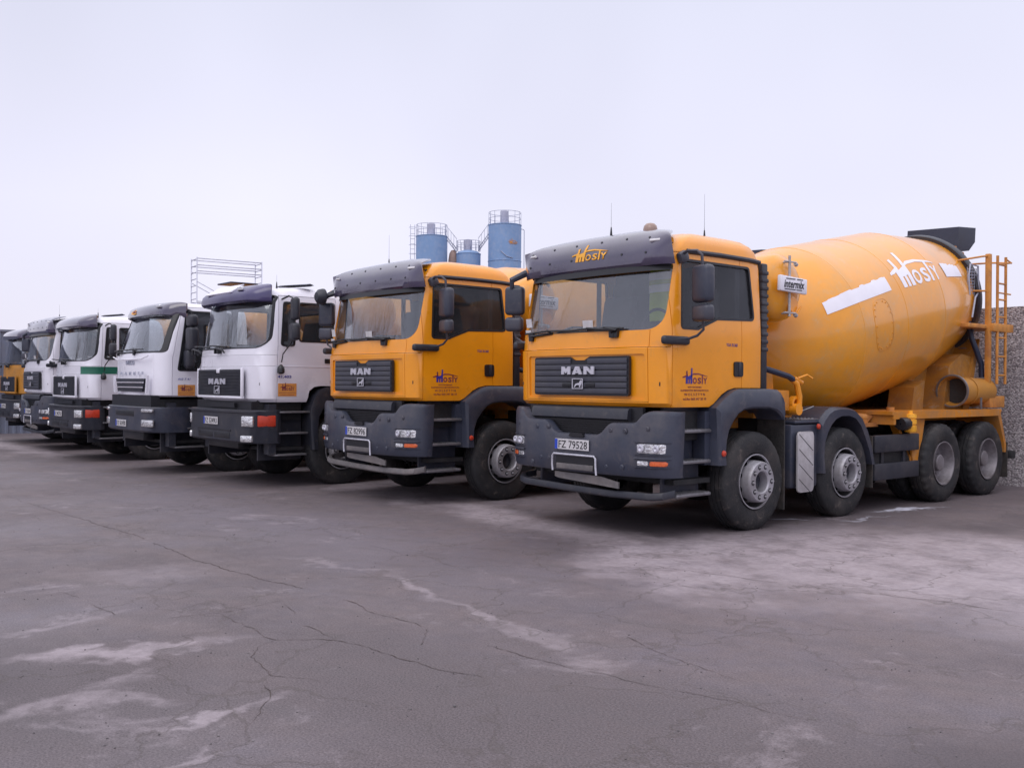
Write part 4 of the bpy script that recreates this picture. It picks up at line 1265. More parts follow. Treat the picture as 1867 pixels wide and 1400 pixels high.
def door_sticker(T, key, y, z, x):
    st = link('door_sticker', cached('stk'+key, lambda: MB().bb(x,x+.002,y-.15,y+.15,z-.095,z+.095)), ['sticker'], T)
    def lg():
        a, b_, c = logo_parts(.23)
        l = poly_mesh([rect(-.02,.25,-.036,-.031),rect(.0,.23,-.066,-.06)])
        return place([a,b_,l]+c, side_map(y-.115,z-.012,x+.002), .001)
    link('sticker_lettering', cached('stl'+key, lg), ['logo_red'], st)
def wipers_b(zs, yfn):
    b = MB()
    for xp, x0, x1 in ((-.93,-1.0,-.35),(-.05,-.45,.30)):
        b.bb(xp-.07,xp-.035,yfn-.06,yfn+.02,zs-.10,zs-.03); b.bb(xp+.035,xp+.07,yfn-.06,yfn+.02,zs-.10,zs-.03)
        b.tube([(xp-.08,yfn-.05,zs-.03),(xp,yfn-.06,zs-.015),(xp+.25,yfn-.06,zs-.05),(xp+.3,yfn-.05,zs-.09)],.014,6)
        b.tube([(x0,yfn-.0,zs+.03),((x0+x1)/2,yfn-.04,zs+.02),(x1,yfn-.03,zs+.0)],.013,6)
    return b

# ---------------------------------------------------------------- cab type B: older cab with square ribbed grille
B_SECS = [(1.27,1.12,.11,1.75),(1.32,1.145,.06,1.75),(1.80,1.15,.045,1.75),(1.81,1.15,.052,1.75),(1.965,1.15,.052,1.75),(1.975,1.15,.06,1.75),(2.12,1.148,.075,1.75),(2.5,1.13,.125,1.74),(2.75,1.112,.17,1.73),
          (2.86,1.095,.22,1.70),(2.93,1.06,.30,1.66),(2.98,.99,.43,1.58),(3.01,.86,.58,1.46),(3.025,.6,.78,1.3)]
B_WS = rpoly([(-1.076,2.86,.05),(-1.113,2.46,.3),(-1.130,2.07,.22),(1.130,2.07,.22),(1.113,2.46,.3),(1.076,2.86,.05)],.05,8)
B_QW = rpoly([(.545,2.77),(.49,2.105),(.725,2.105),(.74,2.77)],.05,5)
B_SW = rpoly([(.80,2.77),(.79,2.175),(1.385,2.175),(1.385,2.77)],.05,5)
B_RW = rpoly([(-.75,2.22),(.75,2.22),(.75,2.70),(-.75,2.70)],.06,4)
B_DOOR = [(.435,1.2),(.435,1.9),(.48,2.86),(1.43,2.86),(1.43,1.2)]
B_ARCH = [(.93,1.0),(.93,1.27),(.965,1.44),(1.05,1.50),(1.15,1.515),(2.2,1.515),(2.2,1.0)]
def cab_b_visor():
    b = MB(); N = 32; rs = []
    prof = [(2.765,.07),(2.785,.035),(2.85,.03),(2.92,.06),(2.985,.15),(3.035,.29),(3.06,.43)]
    for i in range(N+1):
        u = -1+2*i/N; x = 1.11*u; a = abs(u); dy = .09*a*a+(.26*((a-.7)/.3)**2 if a > .7 else 0); m = a**6
        o = [(x, y*(1-m)+.0*m+dy, z-.05*a**4*(k/6)) for k,(z,y) in enumerate(prof)]
        i2 = [(x*.985, y+.02, z-.012) for x,y,z in o]
        rs.append(o+list(reversed(i2)))
    return b.rings(rs)
def cab_b_grille():
    b = MB()
    b.bb(-.785,.785,.028,.06,1.36,1.755,0,1)
    n = 17
    for k in range(n):
        z = 1.367+.382*k/n
        for xa, xb in ((-.78,.78),) if k < 14 else ((-.78,-.09),(.05,.78)):
            b.prism([(.028,z),(.016,z+.004),(.016,z+.012),(.028,z+.017)],'x',xa,xb,0)
    return b
def cab_b_surround():
    b = MB()
    for x0,x1,z0,z1 in ((-.83,-.787,1.33,1.78),(.787,.83,1.33,1.78)): b.bb(x0,x1,.02,.06,z0,z1,.01)
    b.bb(-.83,.83,.02,.07,1.315,1.357,.012); b.bb(-.075,.035,.014,.05,1.70,1.765,.01); return b
def lamp_box(x0,x1,y,z0,z1,bev=.012,dep=.05):
    return MB().bb(x0,x1,y,y+dep,z0,z1,bev)
def lower_b():
    b = MB()
    b.bb(-1.0,1.0,.10,.2,1.12,1.28); b.bb(-.45,.5,.06,.1,1.18,1.25)
    b.bb(-.55,.55,.10,.3,.56,.70,.02); b.bb(-.62,.62,-.052,-.02,.83,.855)
    for x0, x1 in ((-.58,-.03),(.03,.58)): b.bb(x0,x1,-.054,-.02,.72,.815,.005)
    return b
def mirror_b(s):
    b = MB()
    b.box((1.38*s,.60,2.65),(.20,.11,.34),.05,Matrix.Rotation(R(-10*s),4,'Z'),0,3); b.box((1.40*s,.58,2.31),(.24,.13,.26),.05,Matrix.Rotation(R(-10*s),4,'Z'),0,3)
    return b
def mirror_arm_b(s):
    b = MB(); b.tube([(1.12*s,.52,2.80),(1.3*s,.54,2.84),(1.38*s,.58,2.80),(1.39*s,.60,2.2),(1.34*s,.60,2.12),(1.15*s,.58,2.10)],.014,8)
    b.tube([(1.36*s,.56,2.16),(1.24*s,.48,1.98),(1.22*s,.47,1.86)],.009,6); b.lathe([(1.83,.01),(1.80,.04),(1.76,.055),(1.71,.055),(1.69,.03),(1.69,.01)],'z',16,(1.22*s,.46,0)); return b
def truck_b(label, loc, paint='white', visor='visor', plate_text=None, stripe=False, sticker=True, model_text=None, group=None, sign=False, ants=(), teal=False, rz=0):
    T = thing('concrete_mixer_truck', label, 'concrete mixer', loc, rz, group)
    wins = {'windscreen':('y',B_WS,-.5,.62), 'side':('x',B_SW,.7,2), 'side_far':('x',B_SW,-2,-.7), 'quarter':('x',B_QW,.7,2), 'quarter_far':('x',B_QW,-2,-.7), 'rear':('y',B_RW,1.5,2)}
    slit = [('x', rect(-.1,.43,1.8025,1.8065), -2, 2), ('x', rect(-.1,.43,1.968,1.973), -2, 2)]
    C_ = build_cab('B', B_SECS, .33, .31, .06, wins, B_DOOR, B_ARCH, slit)
    cab = link('cab', C_['body'], [paint], T)
    doors = {s: link('door', C_['door_'+sd_], [paint], T) for sd_, s in (('l',1),('r',-1))}
    for k in wins:
        par = cab if k in ('windscreen','rear') else doors[-1 if 'far' in k else 1]
        nm = k if k == 'windscreen' else ('rear_window' if k == 'rear' else 'side_window')
        link(nm, C_['glass_'+k], ['glass' if k != 'side' else 'side_glass'], par); link(nm+'_seal', C_['seal_'+k], ['trim'], par)
    link('interior', cached('B_int', interior_b), ['interior','dark'], cab)
    link('cab_shade_box', cached('A_under', under_shadow_a), ['chassis'], cab)
    for s, sd_ in ((1,'l'),(-1,'r')):
        m = link('mirror', cached('B_mir'+sd_, lambda s=s: mirror_b(s)), ['dark_plastic'], T); link('mirror_arm', cached('B_mara'+sd_, lambda s=s: mirror_arm_b(s)), ['trim'], m)
        link('handle', cached('B_hd'+sd_, lambda s=s: MB().bb(1.145*s,1.165*s,1.22,1.38,1.86,1.93,.01)), ['trim'], doors[s])
        link('crease', cached('B_cr'+sd_, lambda s=s: MB().bb(1.142*s,1.156*s,.45,1.42,1.80,1.806,.002)), [paint], doors[s])
    vis = link('sun_visor', cached('B_visor', cab_b_visor), [visor], T)
    if sign:
        link('visor_panel', place([poly_mesh([[(0,0),(.95,-.0),(1.0,.2),(.12,.2)]])], lambda x,y,h: (-.60+x, .035-h*.6+y*.95+.06*abs(x-.5), 2.92+y*.62+h), .015), ['logo_white'], vis)
        link('marker_lamp', MB().box((.60,.10,2.965),(.17,.05,.06),.015).mesh('ml'), ['lens'], vis)
    g = link('grille', cached('B_grille', cab_b_grille), ['dark_plastic','trim'], T)
    link('grille_surround', cached('B_surr', cab_b_surround), [paint], cab)
    link('grille_lettering', cached('B_man', lambda: place([maker_letters(.62,.088)], front_map(-.02,1.53,.012), .012)), ['chrome'], g)
    link('badge', cached('B_badge', lambda: place([poly_mesh([q]) for q in emblem_polys(.20)], lambda x,y,h: (-.02+x,.01-h,1.445+y*.6), .008)), ['chrome'], g)
    bm_ = link('bumper', cached('B_bump', lambda: wrap_bumper([(0,-.05),(.5,-.05),(.85,-.035)],[(1.0,-.005),(1.10,.05),(1.165,.14),(1.195,.25),(1.2,.42)],.665,1.155,.02)), ['dark_plastic'], T)
    for s in (-1,1):
        link('headlight', smooth(MB().box((1.045*s,.025,.99),(.22,.05,.16),.02,Matrix.Rotation(R(24*s),4,'Z')).mesh('hl')), ['lens'], bm_)
        link('indicator', smooth(MB().box((1.172*s,.26,.995),(.05,.27,.165),.015,Matrix.Rotation(R(-10*s),4,'Z')).mesh('in')), ['red'], bm_)
        link('fog_lamp', smooth(MB().box((1.03*s,.02,.735),(.22,.06,.10),.02,Matrix.Rotation(R(24*s),4,'Z')).mesh('fl')), ['lens'], bm_)
    if plate_text: number_plate(bm_, plate_text, (-.08,-.062,.975))
    link('lower_grille', cached('B_low', lower_b), ['trim'], T)
    links('front_fender', 'B_fend', lambda: older_fender(.98,1.5), ['dark_plastic'], T)
    links('second_fender', 'A_fend2', fender_second, ['dark_plastic'], T)
    links('step_well', 'B_stw', older_steps, ['dark_plastic'], T)
    for z, y0, y1 in ((1.135,.46,.98),(.82,.42,.95),(.50,.40,.93)): links('step', 'B_st%.2f'%z, lambda: older_step(z,y0,y1), ['steel'], T)
    links('wiper', 'B_wip', lambda: wipers_b(2.10,.055), ['trim'], cab)
    if sticker: door_sticker(T, 'B', .60, 1.455, 1.1505)
    if model_text: link('model_lettering', place([text_mesh(model_text, width=.22, height=.04, bold=.02)], side_map(.555,1.63,1.1505), .002), ['logo_blue'], doors[1])
    if stripe:
        link('green_stripe', cached('B_stripe', lambda: prism_conform(B_SECS,.33,.31,.06,rect(-.3,1.43,1.80,1.955),'x',.86,2)), ['green'], T)
    for a in ants: antenna(T, *a)
    return T

# ---------------------------------------------------------------- cab type C: white cab with three-slot grille
C_SECS = [(1.345,1.12,.08,1.72),(1.37,1.145,.045,1.72),(2.06,1.15,.04,1.72),(2.10,1.15,.055,1.72),(2.45,1.135,.17,1.72),(2.76,1.11,.28,1.71),(2.84,1.095,.33,1.69),
          (2.90,1.06,.40,1.64),(2.945,.99,.50,1.56),(2.97,.86,.62,1.46),(2.98,.6,.8,1.3)]
C_WS = rpoly([(-1.082,2.80,.04),(-1.122,2.10,.05),(1.122,2.10,.05),(1.082,2.80,.04)],.04,4)
C_SW = rpoly([(.60,2.82),(.44,1.785),(.80,1.785),(.86,1.95),(1.0,2.12),(1.40,2.16),(1.41,2.82)],.05,4)
C_DOOR = [(.355,1.2),(.355,2.0),(.54,2.88),(1.45,2.88),(1.45,1.2)]
C_ARCH = [(.95,1.0),(.95,1.30),(1.0,1.46),(1.1,1.52),(2.2,1.52),(2.2,1.0)]
def cab_c_visor():
    b = MB(); N = 28; rs = []
    prof = [(2.745,.20),(2.76,.15),(2.83,.155),(2.92,.21),(2.97,.31),(2.99,.45)]
    for i in range(N+1):
        u = -1+2*i/N; x = 1.14*u; a = abs(u); dy = .09*a*a+(.22*((a-.75)/.25)**2 if a > .75 else 0); m = a**6
        o = [(x, y*(1-m)+.22*m+dy+.06, z-.04*m) for z,y in prof]; i2 = [(x*.985,y+.03,z-.01) for x,y,z in o]
        rs.append(o+list(reversed(i2)))
    return b.rings(rs)
def cab_c_grille():
    b = MB()
    for k,(z0,z1,w0,w1) in enumerate(((1.592,1.652,.70,.74),(1.508,1.572,.66,.69),(1.425,1.488,.62,.655))):
        b.prism([(-w0,z0),(w0,z0),(w1,z1),(-w1,z1)],'y',.030,.07)
    return b
def cab_c_bars():
    b = MB()
    for z,wd in ((1.582,.70),(1.498,.66)): b.prism([(.03,z-.009),(.005,z-.006),(.0,z+.008),(.03,z+.010)],'x',-wd,wd)
    for s in (-1,1): b.prism([(.78*s,1.40),(.84*s,1.40),(.88*s,1.70),(.83*s,1.70)],'y',.025,.06)
    return b
def mirror_c(s):
    b = MB(); b.box((1.33*s,.62,2.64),(.25,.14,.20),.05,None,0,3); b.box((1.33*s,.62,2.33),(.25,.16,.40),.05,None,0,3); b.box((1.26*s,.60,1.99),(.20,.14,.30),.04,None,0,3); return b
def mirror_arm_c(s):
    b = MB(); b.tube([(1.10*s,.6,2.78),(1.22*s,.6,2.83),(1.33*s,.62,2.80),(1.33*s,.62,2.1)],.018,8); b.box((1.19*s,.62,2.05),(.12,.14,.45),.04); return b
def truck_c(label, loc, group=None):
    T = thing('concrete_mixer_truck', label, 'concrete mixer', loc, 0, group)
    wins = {'windscreen':('y',C_WS,-.5,.75), 'side':('x',C_SW,.7,2), 'side_far':('x',C_SW,-2,-.7), 'rear':('y',B_RW,1.5,2)}
    slit = [('y', rect(-.93,-.926,1.3,2.09), -.3, .5), ('y', rect(.926,.93,1.3,2.09), -.3, .5)]
    C_ = build_cab('C', C_SECS, .30, .25, .07, wins, C_DOOR, C_ARCH, slit)
    cab = link('cab', C_['body'], ['white'], T)
    doors = {s: link('door', C_['door_'+sd_], ['white'], T) for sd_, s in (('l',1),('r',-1))}
    for k in wins:
        par = cab if k in ('windscreen','rear') else doors[-1 if 'far' in k else 1]
        nm = k if k == 'windscreen' else ('rear_window' if k == 'rear' else 'side_window')
        link(nm, C_['glass_'+k], ['glass' if k in('windscreen','rear') else 'side_glass'], par); link(nm+'_seal', C_['seal_'+k], ['trim'], par)
    def band():
        a = P3(inset(C_WS,.004),'y',-.5,.75); b_ = P3(rpoly([(-1.02,2.765),(-1.055,2.115),(1.055,2.115),(1.02,2.765)],.06,4),'y',-.6,.8)
        fr = boolean(a, b_, 'DIFFERENCE'); la = cab_loft(C_SECS,-.006,.30,.25,.07); lb = cab_loft(C_SECS,.012,.30,.25,.07)
        return boolean(boolean(la, lb, 'DIFFERENCE'), fr, 'INTERSECT')
    link('windscreen_surround', cached('C_band', band), ['trim'], cab)
    link('interior', cached('B_int', interior_b), ['interior','dark'], cab)
    link('cab_shade_box', cached('A_under', under_shadow_a), ['chassis'], cab)
    for s, sd_ in ((1,'l'),(-1,'r')):
        m = link('mirror', cached('C_mir'+sd_, lambda s=s: mirror_c(s)), ['dark_plastic'], T); link('mirror_arm', cached('C_mara'+sd_, lambda s=s: mirror_arm_c(s)), ['trim'], m)
    vis = link('sun_visor', cached('C_visor', cab_c_visor), ['visor'], T)
    def ov():
        p = poly_mesh([[(.17*math.cos(2*math.pi*k/24), .055*math.sin(2*math.pi*k/24)) for k in range(24)]]); return place([p], lambda x,y,h: (-.35+x,.212-h+(y+.05)*.5,2.845+y*.8),.006)
    link('visor_logo', ov(), ['logo_yellow'], vis)
    a, b_, c = logo_parts(.22); link('visor_lettering', place([a,b_]+c, lambda x,y,h: (-.46+x,.204-h+(y+.02)*.4,2.825+y*.6), .003), ['logo_red'], vis)
    link('marker_lamp', MB().box((.72,.27,2.90),(.16,.05,.05),.012).mesh('ml'), ['lens'], vis)
    g = link('grille', cached('C_grille', cab_c_grille), ['dark_plastic'], T); link('grille_bar', cached('C_bars', cab_c_bars), ['white'], g)
    link('front_lettering', place([text_mesh('TRAKKER', width=1.42, height=.055, spacing=1.9)], front_map(.0,1.715,.036), .006), ['rail'], cab)
    link('maker_lettering', place([text_mesh('IVECO', width=.42, height=.07, bold=.02)], front_map(.0,1.895,.036), .006), ['rail'], cab)
    link('front_crease', smooth(MB().tube([(-.9,.035,2.04),(-.6,.02,1.99),(.0,.015,1.985),(.6,.02,1.99),(.9,.035,2.04)],.012,8).mesh('c')), ['white'], cab)
    bm_ = link('bumper', cached('C_bump', lambda: wrap_bumper([(0,-.06),(.5,-.06),(.85,-.045)],[(1.0,-.015),(1.11,.05),(1.18,.15),(1.2,.28),(1.2,.55)],.74,1.17,.0,.14)), ['plastic'], T)
    for s in (-1,1):
        link('headlight', smooth(MB().box((1.0*s,-.005,.895),(.34,.05,.12),.02,Matrix.Rotation(R(12*s),4,'Z')).mesh('hl')), ['lens'], bm_)
        link('fog_lamp', smooth(MB().box((1.0*s,-.01,1.11),(.33,.05,.055),.015,Matrix.Rotation(R(12*s),4,'Z')).mesh('fl')), ['lens'], bm_)
    number_plate(bm_, 'FZ 5K490', (-.12,-.075,.87))
    lg_ = link('lower_grille', cached('C_low', lambda: MB().bb(-1.0,1.0,.05,.2,1.14,1.36).bb(-.45,.5,-.066,-.02,1.0,1.10,.01).bb(-.5,.5,.1,.3,.58,.76,.02)), ['trim'], T)
    links('front_fender', 'B_fend', lambda: older_fender(.98,1.5), ['dark_plastic'], T)
    links('second_fender', 'A_fend2', fender_second, ['dark_plastic'], T)
    links('step_well', 'B_stw', older_steps, ['dark_plastic'], T)
    for z, y0, y1 in ((1.16,.40,.98),(.82,.42,.95),(.50,.40,.93)): links('step', 'C_st%.2f'%z, lambda: older_step(z,y0,y1), ['steel'], T)
    link('wiper', cached('C_wip', lambda: wiper_mb([(-.95,-.1,-.7),(-.2,.6,.2)],0,2.135,lambda x: .05+.05*x*x)), ['trim'], cab)
    door_sticker(T, 'C', .60, 1.455, 1.1505)
    link('model_lettering', place([text_mesh('410 T 41', width=.22, height=.035, shear=.3)], side_map(.56,1.63,1.1505), .002), ['logo_blue'], doors[1])
    return T

# ================================================================ the yard
def gz(x):
    return 0.0 if x > -8 else (-.1 if x < -13 else -.1*(-8-x)/5)
def ground_material():
    m = bpy.data.materials.new('asphalt'); m.use_nodes = True; t = m.node_tree; b = t.nodes['Principled BSDF']
    N = t.nodes.new; L = t.links.new
    co = N('ShaderNodeTexCoord'); P = co.outputs['Object']
    def noise_(scale, detail=6, rough=.6, vec=P, dist=0):
        n = N('ShaderNodeTexNoise'); n.inputs['Scale'].default_value = scale; n.inputs['Detail'].default_value = detail
        n.inputs['Roughness'].default_value = rough; n.inputs['Distortion'].default_value = dist; L(vec, n.inputs['Vector']); return n
    def rng(v, a, b_, c=0, d=1, smooth_=False):
        r = N('ShaderNodeMapRange'); r.inputs[1].default_value = a; r.inputs[2].default_value = b_; r.inputs[3].default_value = c; r.inputs[4].default_value = d
        if smooth_: r.interpolation_type = 'SMOOTHSTEP'
        L(v, r.inputs[0]); return r.outputs[0]
    def mth(op, a, b_=None):
        n = N('ShaderNodeMath'); n.operation = op
        for i, v in enumerate((a,b_)):
            if v is None: continue
            if isinstance(v,(int,float)): n.inputs[i].default_value = v
            else: L(v, n.inputs[i])
        return n.outputs[0]
    def mixc(f, a, b_):
        n = N('ShaderNodeMix'); n.data_type = 'RGBA'
        if isinstance(f,(int,float)): n.inputs[0].default_value = f
        else: L(f, n.inputs[0])
        for i, v in ((6,a),(7,b_)):
            if isinstance(v, tuple): n.inputs[i].default_value = (*v,1)
            else: L(v, n.inputs[i])
        return n.outputs[2]
    # warp the plane so stains get ragged outlines
    w1 = noise_(.9, 4); w2 = noise_(5.5, 5)
    def vsub(n, amt):
        s = N('ShaderNodeVectorMath'); s.operation = 'SUBTRACT'; L(n.outputs['Color'], s.inputs[0]); s.inputs[1].default_value = (.5,.5,.5)
        k = N('ShaderNodeVectorMath'); k.operation = 'SCALE'; L(s.outputs[0], k.inputs[0]); k.inputs['Scale'].default_value = amt; return k.outputs[0]
    a1 = N('ShaderNodeVectorMath'); a1.operation = 'ADD'; L(P, a1.inputs[0]); L(vsub(w1,1.5), a1.inputs[1])
    a2 = N('ShaderNodeVectorMath'); a2.operation = 'ADD'; L(a1.outputs[0], a2.inputs[0]); L(vsub(w2,.32), a2.inputs[1])
    W = a2.outputs[0]
    def blob(cx, cy, rx, ry, ang, inner=.55, amt=1.0):
        mp = N('ShaderNodeMapping'); mp.vector_type = 'TEXTURE'; L(W, mp.inputs[0])
        mp.inputs['Location'].default_value = (cx,cy,0); mp.inputs['Rotation'].default_value = (0,0,R(ang)); mp.inputs['Scale'].default_value = (rx,ry,1)
        l = N('ShaderNodeVectorMath'); l.operation = 'LENGTH'; L(mp.outputs[0], l.inputs[0])
        return rng(l.outputs['Value'], 1.12, inner*.7, 0, amt, True)
    light = [blob(3.3,1.2,2.5,2.4,30,.7,1.0), blob(5.6,1.6,3.4,2.8,0,.7,1.0), blob(2.2,-.9,1.5,.8,-20,.5,.9), blob(1.6,-.6,1.3,.5,-30,.4,.8), blob(-2.8,.25,5.2,.60,-7,.3,.95), blob(-9.5,.65,6,.5,4,.3,.8), blob(-4,1.2,3.5,.7,0,.4,.6), blob(2.3,.4,1.7,1.5,10,.5,.9),
             blob(-20,-1.3,6,.6,0,.4,.9), blob(1.0,.35,1.0,.30,10,.3,.6), blob(2.0,-1.4,.9,.25,-20,.3,.6),
             blob(1.72,-5.35,.14,.62,-8,.4,.85), blob(3.05,-5.4,.07,.55,8,.4,.8), blob(2.6,-5.9,.12,.5,0,.3,.6), blob(.8,-5.6,.10,.7,0,.3,.5), blob(3.55,-5.7,.05,.4,10,.3,.6),
             blob(1.45,-3.05,.7,.10,-5,.3,.55), blob(2.4,-3.2,.8,.10,-3,.3,.6), blob(3.0,-3.3,.7,.16,0,.3,.5), blob(.2,-3.0,.8,.08,5,.3,.4), blob(-.4,-4.4,.5,.5,0,.2,.35)]
    acc = light[0]
    for q in light[1:]: acc = mth('MAXIMUM', acc, q)
    br = noise_(2.2, 9, .72); brk = rng(br.outputs['Fac'], .34, .54, .30, 1)
    fine = noise_(14, 6, .7); brk2 = rng(fine.outputs['Fac'], .35, .62, .72, 1.1)
    lm = mth('MULTIPLY', mth('MULTIPLY', acc, brk), brk2)
    wv = N('ShaderNodeTexWave'); wv.inputs['Scale'].default_value = .55; wv.inputs['Distortion'].default_value = 3.5; wv.inputs['Detail'].default_value = 3; wv.inputs['Detail Scale'].default_value = .6
    wm = N('ShaderNodeMapping'); wm.inputs['Rotation'].default_value = (0,0,R(62)); L(P, wm.inputs[0]); L(wm.outputs[0], wv.inputs['Vector'])
    # scattered small pale scabs
    sc = noise_(1.1, 10, .74, dist=.4); scab = rng(sc.outputs['Fac'], .58, .69, 0, .5)
    lm = mth('MAXIMUM', lm, scab)
    big = noise_(.35, 5, .6); mid = noise_(1.7, 7, .65)
    base = mixc(rng(big.outputs['Fac'], .38, .62), (.074,.054,.063), (.126,.106,.134))
    base = mixc(rng(mid.outputs['Fac'], .38, .62, 0, .8), base, (.135,.097,.098))
    m5 = noise_(6.5, 8, .75, dist=.5); base = mixc(rng(m5.outputs['Fac'], .50, .68, 0, .55), base, (.195,.155,.160))
    base = mixc(rng(m5.outputs['Fac'], .47, .32, 0, .55), base, (.050,.037,.042))
    st = N('ShaderNodeMapping'); st.inputs['Rotation'].default_value = (0,0,R(8)); st.inputs['Scale'].default_value = (.18,1.3,1); L(P, st.inputs[0])
    stn = noise_(1.2, 6, .6, vec=st.outputs[0]); base = mixc(rng(stn.outputs['Fac'], .48, .68, 0, .35), base, (.165,.130,.138))
    base = mixc(rng(stn.outputs['Fac'], .46, .30, 0, .35), base, (.055,.046,.055))
    base = mixc(blob(-2.0,-2.4,6.5,1.3,2,.2,.5), base, (.150,.134,.176))
    base = mixc(mth('MAXIMUM', blob(2.2,-6.0,2.2,1.2,10,.3,.8), blob(4.6,-4.2,3.8,1.5,8,.3,.85)), base, (.060,.044,.049))
    base = mixc(mth('MULTIPLY', rng(wv.outputs['Fac'], .80, .98, 0, .35), rng(mid.outputs['Fac'], .42, .58)), base, (.060,.050,.056))
    # aggregate grain
    gr = noise_(90, 3, .8); base2 = mixc(rng(gr.outputs['Fac'], .35, .65), mixc(.55, (.02,.018,.02), base), mixc(.66, (.32,.275,.29), base))
    sp_ = noise_(42, 5, .85); base2 = mixc(rng(sp_.outputs['Fac'], .62, .70, 0, .55), base2, (.26,.215,.225)); base2 = mixc(rng(sp_.outputs['Fac'], .37, .30, 0, .6), base2, (.03,.025,.028))
    oil = noise_(.8, 6, .7, dist=.6); base2 = mixc(rng(oil.outputs['Fac'], .64, .72, 0, .45), base2, (.045,.038,.042))
    gr2 = noise_(320, 2, .8); base2 = mixc(rng(gr2.outputs['Fac'], .60, .70, 0, .6), base2, (.26,.22,.235))
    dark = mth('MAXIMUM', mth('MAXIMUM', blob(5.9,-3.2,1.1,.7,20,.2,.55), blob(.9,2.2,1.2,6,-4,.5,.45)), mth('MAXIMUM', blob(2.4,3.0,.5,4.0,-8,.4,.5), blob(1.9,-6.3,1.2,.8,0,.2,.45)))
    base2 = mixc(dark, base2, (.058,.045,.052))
    colr = mixc(mth('MULTIPLY', lm, .76), base2, (.40,.342,.372))
    wh = mth('MAXIMUM', mth('MAXIMUM', blob(1.30,4.6,.09,.75,-16,.3,.8), blob(.85,2.55,.05,.5,-60,.3,.8)), blob(1.55,3.5,.06,.5,-10,.3,.4))
    colr = mixc(mth('MULTIPLY', wh, brk2), colr, (.62,.62,.72))
    # fine crack web, only where the old surface has broken up
    vo = N('ShaderNodeTexVoronoi'); vo.feature = 'DISTANCE_TO_EDGE'; vo.inputs['Scale'].default_value = .85; L(W, vo.inputs['Vector'])
    cm = noise_(.45, 2); cr = mth('MULTIPLY', rng(vo.outputs['Distance'], .020, .003), rng(cm.outputs['Fac'], .40, .50))
    colr = mixc(mth('MULTIPLY', cr, .4), colr, (.075,.060,.055))
    L(colr, b.inputs['Base Color'])
    L(rng(big.outputs['Fac'], .35, .65, .80, .50), b.inputs['Roughness'])
    b.inputs['Specular IOR Level'].default_value = .5
    h = mth('ADD', mth('MULTIPLY', gr.outputs['Fac'], .35), mth('ADD', mth('MULTIPLY', mid.outputs['Fac'], 1.2), mth('MULTIPLY', cr, -.8)))
    bp = N('ShaderNodeBump'); bp.inputs['Strength'].default_value = .45; bp.inputs['Distance'].default_value = .012; L(h, bp.inputs['Height']); L(bp.outputs[0], b.inputs['Normal'])
    return m
M['asphalt'] = ground_material()
bm = bmesh.new()
xs = [-300,-100,-40,-13,-10.5,-8,20,100,300]; rows = []
for y in (-300,-40,40,300): rows.append([bm.verts.new((x,y,gz(x))) for x in xs])
for a, b_ in zip(rows[:-1], rows[1:]):
    for i in range(len(xs)-1): bm.faces.new((a[i],a[i+1],b_[i+1],b_[i]))
me = bpy.data.meshes.new('ground'); bm.to_mesh(me); bm.free()
tag(link('ground', me, ['asphalt']), kind='structure')

# long open cracks in the asphalt
M['crack'] = mat('crack_fill', (.068,.050,.047), .95, nscale=5, namt=.4, dust=(.13,.10,.10,1.0))
def crack(bm, pts, w0, seed):
    rnd = random.Random(seed); P_ = []
    for (x0,y0),(x1,y1) in zip(pts[:-1],pts[1:]):
        d = math.hypot(x1-x0,y1-y0); n = max(2,int(d/.045))
        for i in range(n):
            t = i/n; j = noise.noise(Vector((x0+(x1-x0)*t, y0+(y1-y0)*t, seed))*3.0)*.05+rnd.uniform(-.011,.011)
            nx, ny = -(y1-y0)/d, (x1-x0)/d; P_.append((x0+(x1-x0)*t+nx*j, y0+(y1-y0)*t+ny*j))
    P_.append(pts[-1]); prev = None
    for i, (x, y) in enumerate(P_):
        a = P_[max(0,i-1)]; c = P_[min(len(P_)-1,i+1)]; d = math.hypot(c[0]-a[0],c[1]-a[1]) or 1
        e = max(0,math.sin(math.pi*i/(len(P_)-1)))**.4; ww = w0*e*rnd.uniform(.12,.7)*.34
        nx, ny = -(c[1]-a[1])/d*ww, (c[0]-a[0])/d*ww; z = gz(x)+.003
        cur = (bm.verts.new((x+nx,y+ny,z)), bm.verts.new((x-nx,y-ny,z)))
        if prev and noise.noise(Vector((x*2.1,y*2.1,seed*3.3))) > -.22: bm.faces.new((prev[0],prev[1],cur[1],cur[0]))
        prev = cur
bm = bmesh.new()
